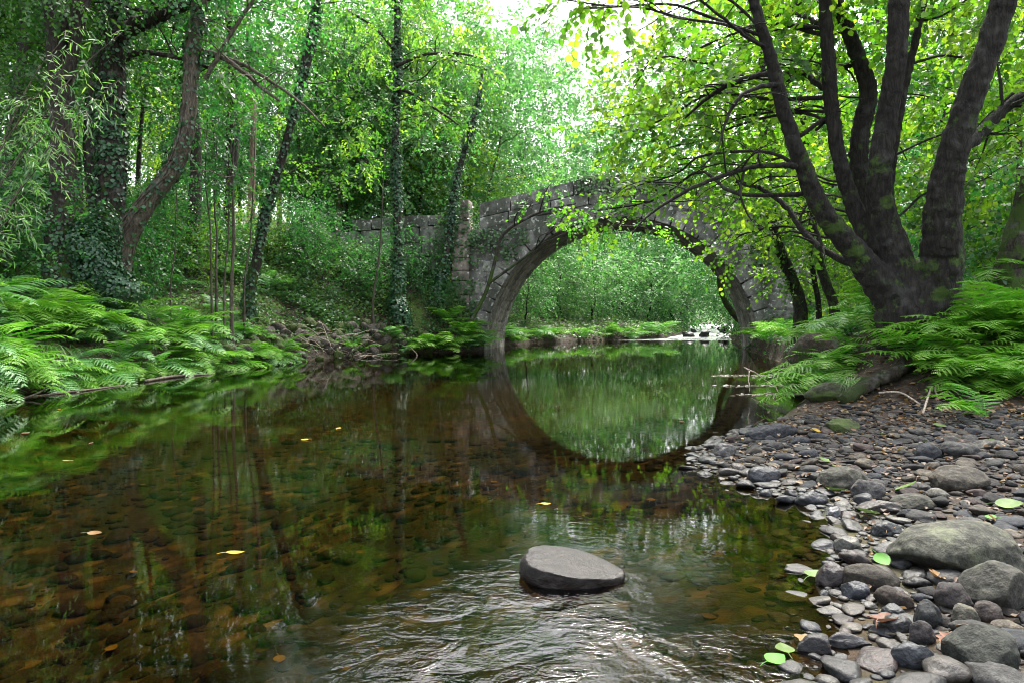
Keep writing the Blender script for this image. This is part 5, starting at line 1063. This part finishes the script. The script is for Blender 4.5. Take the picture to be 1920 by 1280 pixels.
for n_, (pts, lab) in enumerate((([(1650, 742, 4, 3), (1690, 745, 4, 4), (1728, 762, 3, 3)], 'bleached bent stick lying in front of the mossy log'),
                   ([(1733, 715, 4, 6), (1750, 735, 4, 5), (1762, 752, 3, 3)], 'thin forked stick leaning over the leaf litter'),
                   ([(1790, 1175 + 25, 5, 3), (1700, 1205, 4, 4), (1640, 1196, 4, 3)], 'thin dark twig crossing the wet stones at lower right'),
                   ([(20, 748, 4, 0), (70, 742, 5, 0), (140, 735, 4, 1), (230, 722, 3, 0)], 'long pale branch lying along the left waterline'),
                   ([(270, 716, 5, 1), (330, 707, 5, 1), (400, 701, 3, 0)], 'second pale branch farther along the left waterline'),
                   ([(30, 752, 4, 1, 8.5), (62, 742, 4, 1, 8.7), (85, 730, 3, 1, 8.9)], 'short forked twig at the left waterline'),
                   ([(640, 672, 3, 0, 18.5), (665, 655, 3, 0, 18.6), (688, 638, 2, 0, 18.8)], 'bare twig poking up from the bank left of the straight trunk'),
                   ([(766, 678, 3, 0, 19.2), (782, 666, 3, 0, 19.4), (768, 650, 2, 0, 19.6)], 'bare twig dipping in the water right of the straight trunk'))):
    log(pts, 'fallen_branch', lab, 'dry_wood' if n_ in (0, 1) else 'vine', 'branch', 6, .03)
# dead brushwood heaps on the left slope
for px, py, y, lab in ((560, 548, 17.5, 'tangle of dead brushwood on the left slope above the cobbles'), (655, 655, 18.8, 'tangle of fine dead twigs at the water edge below the cobbles'), (640, 590, 19, 'brown root tangle on the left bank above the cobbles')):
    mb = MB(); c = P(px, py, y); c[2] = gzf(c[0], c[1]) + .05
    for _ in range(26):
        a = c + rng.normal(0, 1, 3) * [.45, .3, .10]; d = rng.normal(0, 1, 3) * [1, .5, .28]; tube(mb, limb_pts(a, a + nrm(d) * rng.uniform(.3, .9), .08), np.linspace(.010, .003, 5), 4, 8, cap=False)
    tag(link('brushwood', mb.mesh('brushwood', M['dry_wood'], True, c), loc=tuple(c)), lab, 'brushwood')
# twigs and scum lines floating off the right bank
for yy, a, b, lab in ((707, 1335, 1480, 'thin line of floating debris, farthest from the camera'), (726, 1345, 1530, 'middle line of floating debris with twigs off the right bank'), (742, 1380, 1528, 'nearest line of floating debris beside the wedge rock')):
    mb = MB(); n = 200; px = a + (b - a) * rng.random(n) ** .7; py = yy - 22 + rng.normal(0, 1.2, n) + (px - a) * -.01 + 20; Y = FPX / (py - HOR); X = (px - 960) / FPX * Y
    C = np.stack([X, Y, np.full(n, .006)], -1); U = rng.normal(0, 1, (n, 3)) * [1, .4, .05]; leaves(mb, C, U, rng.normal(0, .1, (n, 3)) + [0, 0, 1], rng.uniform(.03, .10, n), w=.25, fold=.1)
    tag(link('floating_debris', mb.mesh('floating_debris', leaf_mat('debris', [(.12, .11, .08), (.22, .2, .15), (.35, .34, .28)], [(.2, .2, .1), (.3, .3, .2)], .15))), lab, 'debris')
mb = MB()
for a, b in (((1405, 695), (1405, 735)), ((1395, 688), (1440, 715)), ((1440, 715), (1462, 738)), ((1410, 742), (1455, 738)), ((1455, 738), (1440, 760))):
    Y = 8.9; p = P(*a, Y); q = P(*b, Y - .3); tube(mb, limb_pts(p, q, .05), np.array([.010, .009, .008, .006, .004]), 5, 10)
tag(link('twig', mb.mesh('twig', M['dry_wood'], True)), 'pale bare branching twig sticking out of the debris lines', 'twig')
# individual fallen leaves
def fallen(px, py, wpx, col, label, group=None, flt=False, shape=.45, curl=.2):
    x, y, z = ground_pt(px, py); s = wpx / FPX * y; n = 13; t = np.linspace(0, 1, n); hw = shape * np.sin(np.pi * t ** .8) ** .8 * s
    V = []; lift = (.004 if flt else .03 * min(1, s / .06))
    lob = 1 + (.28 * np.sin(t * 22) if curl > .3 else 0 * t)
    for k in range(n):
        zc = curl * s * (2 * t[k] - 1) ** 2 * .5
        for m_ in (-1, -.5, 0, .5, 1): V.append((m_ * hw[k] * lob[k], (t[k] - .5) * s, zc + abs(m_) * hw[k] * curl))
    i = (np.arange(n - 1)[:, None] * 5 + np.arange(4)[None]).ravel(); key = 'fl_%s' % (col,)
    if key not in M: M[key] = leaf_mat(key, [tuple(c * .7 for c in col), col, tuple(min(1, c * 1.25) for c in col)], [col, tuple(min(1, c * 1.4) for c in col)], .12, patch=30, spec=.15, rough=.6)
    mb = MB(); mb.add(np.array(V), np.stack([i, i + 1, i + 6, i + 5], -1), None, rng.random())
    stem = np.array([(0, -.5 * s, curl * s * .5), (0, -.72 * s, curl * s * .4), (.04 * s, -.95 * s, .002)]); tube(mb, stem, np.array([.0014, .0011, .001]), 4, 6, a=1)
    o = link('fallen_leaf', mb.mesh('fallen_leaf', M[key], True), loc=(x, y, z + lift), rot=(rng.normal(0, .05 if flt else .2), rng.normal(0, .05 if flt else .2), rng.uniform(0, 6.3)))
    return tag(o, label, 'leaf', group)
YG = (.06, .10, .02); PG = (.075, .12, .035); TN = (.13, .075, .03); PK = (.11, .055, .035); YL = (.26, .17, .02); GR = (.05, .14, .02)
for a in ((1706, 925, 42, YG, 'large yellow-green leaf lying on pebbles in the middle of the gravel bar'), (1632, 975, 46, PG, 'pale green leaf at the edge of the shallows above the whitish stone'), (1570, 930, 36, YG, 'leaf lying in front of the humped stone'),
          (1538, 1085, 48, PG, 'pale green curled leaf in the shallows left of the purplish stone', None, True), (1662, 1068, 34, GR, 'green leaf on the long brown stone'), (1520, 1212, 46, TN, 'tan oak leaf near the bottom right of the water', None, True, .42, .35),
          (1462, 1248, 44, GR, 'green oval leaf floating at the bottom right', None, True), (1478, 1228, 40, YG, 'yellow-green leaf beside the floating oval one', None, True), (1665, 1190, 60, PK, 'pinkish-brown curled dead leaf at the lower right waterline', None, False, .4, .4),
          (1862, 1220, 58, TN, 'curled tan leaf on the pebbles near the bottom right corner', None, False, .42, .4), (1795, 1235, 60, PK, 'greyish folded dead leaf at the bottom right', None, False, .4, .4), (1845, 1135, 34, TN, 'small tan leaf between the dark and the pale stones', None, False, .4, .4),
          (1763, 1100, 36, TN, 'brown curled leaf below the big flat boulder', None, False, .4, .4), (1393, 828, 10, YL, 'tiny yellow leaf at the end of the long slanting stone'), (1532, 814, 18, YL, 'yellow-orange leaf by the low mossy stone'), (1765, 806, 24, YG, 'yellow-green leaf high on the gravel near the mossy stone'),
          (1550, 872, 20, YG, 'small yellow-green leaf above the humped stone'), (1900, 960, 46, PG, 'pale leaf at the right edge of the gravel'), (1865, 982, 20, GR, 'small bright green leaf at the right edge of the gravel'), (1412, 868, 26, PG, 'pale leaf at the tip of the gravel bar', None, True),
          (1672, 1010 - 6, 30, TN, 'orange-brown leaf by the waterline above the big flat boulder'), (1818, 783, 20, GR, 'green leaf below the fern at upper right'), (1660, 822, 18, YG, 'small leaf on the pebbles right of the mossy stone')):
    fallen(*a)
for k in range(46):
    y = rng.uniform(2.3, 8); xr_ = float(np.interp(y, RB[:, 1], RB[:, 0])); x = xr_ + rng.uniform(.1, 2.4)
    if x / y > .76: continue
    px = 960 + FPX * x / y; z = gzf(x, y); py = HOR + FPX * (CZ - z) / y; c, nm = [(YG, 'yellow-green'), (TN, 'tan'), (PK, 'brown'), (TN, 'tan')][rng.integers(4)]
    fallen(px, py, FPX * rng.uniform(.025, .06) / y, c, f'{nm} fallen leaf scattered on the gravel bar', f'{nm} leaves scattered on the gravel bar', False, .4, .35)
for k in range(40):
    y = rng.uniform(2.2, 8); x = rng.uniform(-.72, .3) * y
    if not (-6.5 < x < float(np.interp(y, RB[:, 1], RB[:, 0])) - .4): continue
    px = 960 + FPX * x / y; py = HOR + FPX / y; s = FPX * rng.uniform(.04, .08) / y; under = k % 4 != 0; c, nm = [(YL, 'yellowish'), (TN, 'tan'), (PK, 'brown')][rng.integers(3)]
    o = fallen(px, py, s, c, f'{nm} leaf ' + ('sunken on the river bed' if under else 'floating on the pool'), f'{nm} leaves ' + ('sunken on the river bed' if under else 'floating on the pool'), True, .38, .15)
    if under: o.location.z = gzf(x, y) + .03

# ------------------------------------------------------------------ light, sky, camera
SE, SR = math.radians(58), math.radians(24)
w = bpy.data.worlds.new('World'); sc.world = w; w.use_nodes = True; nt = w.node_tree; nt.nodes.clear()
sk = nt.nodes.new('ShaderNodeTexSky'); sk.sky_type = 'NISHITA'; sk.sun_disc = False; sk.sun_elevation = SE; sk.sun_rotation = SR; sk.dust_density = 4; sk.air_density = 1.0; sk.ozone_density = .6
hs = nt.nodes.new('ShaderNodeHueSaturation'); hs.inputs['Saturation'].default_value = .35
bg = nt.nodes.new('ShaderNodeBackground'); bg.inputs['Strength'].default_value = .15; wo = nt.nodes.new('ShaderNodeOutputWorld')
nt.links.new(sk.outputs[0], hs.inputs['Color']); nt.links.new(hs.outputs[0], bg.inputs['Color']); nt.links.new(bg.outputs[0], wo.inputs[0])
ld = bpy.data.lights.new('sun', 'SUN'); ld.energy = 1.6; ld.angle = math.radians(14); ld.color = (1, .95, .86)
lo = bpy.data.objects.new('sun', ld); COL.objects.link(lo)
sd = Vector((math.sin(SR) * math.cos(SE), math.cos(SR) * math.cos(SE), math.sin(SE))); lo.rotation_euler = sd.to_track_quat('Z', 'Y').to_euler(); lo.location = (0, 0, 30)
cam = bpy.data.cameras.new('camera'); co = bpy.data.objects.new('camera', cam); COL.objects.link(co)
cam.sensor_width = 36; cam.lens = 24; cam.clip_start = .05; cam.clip_end = 2000; co.location = (0, 0, CZ); co.rotation_euler = (math.pi / 2 - math.atan(TA), 0, 0); sc.camera = co
sc.view_settings.view_transform = 'Standard'; sc.view_settings.look = 'None'; sc.view_settings.exposure = 2.82; sc.view_settings.gamma = 1
cy = sc.cycles; cy.max_bounces = 7; cy.diffuse_bounces = 3; cy.glossy_bounces = 3; cy.transmission_bounces = 4; cy.transparent_max_bounces = 8; cy.sample_clamp_indirect = 4; cy.caustics_refractive = False; cy.use_denoising = True; cy.denoiser = 'OPENIMAGEDENOISE'; cy.denoising_input_passes = 'RGB_ALBEDO_NORMAL'; cy.denoising_prefilter = 'ACCURATE'; cy.pixel_filter_type = 'BLACKMAN_HARRIS'; cy.filter_width = 1.0
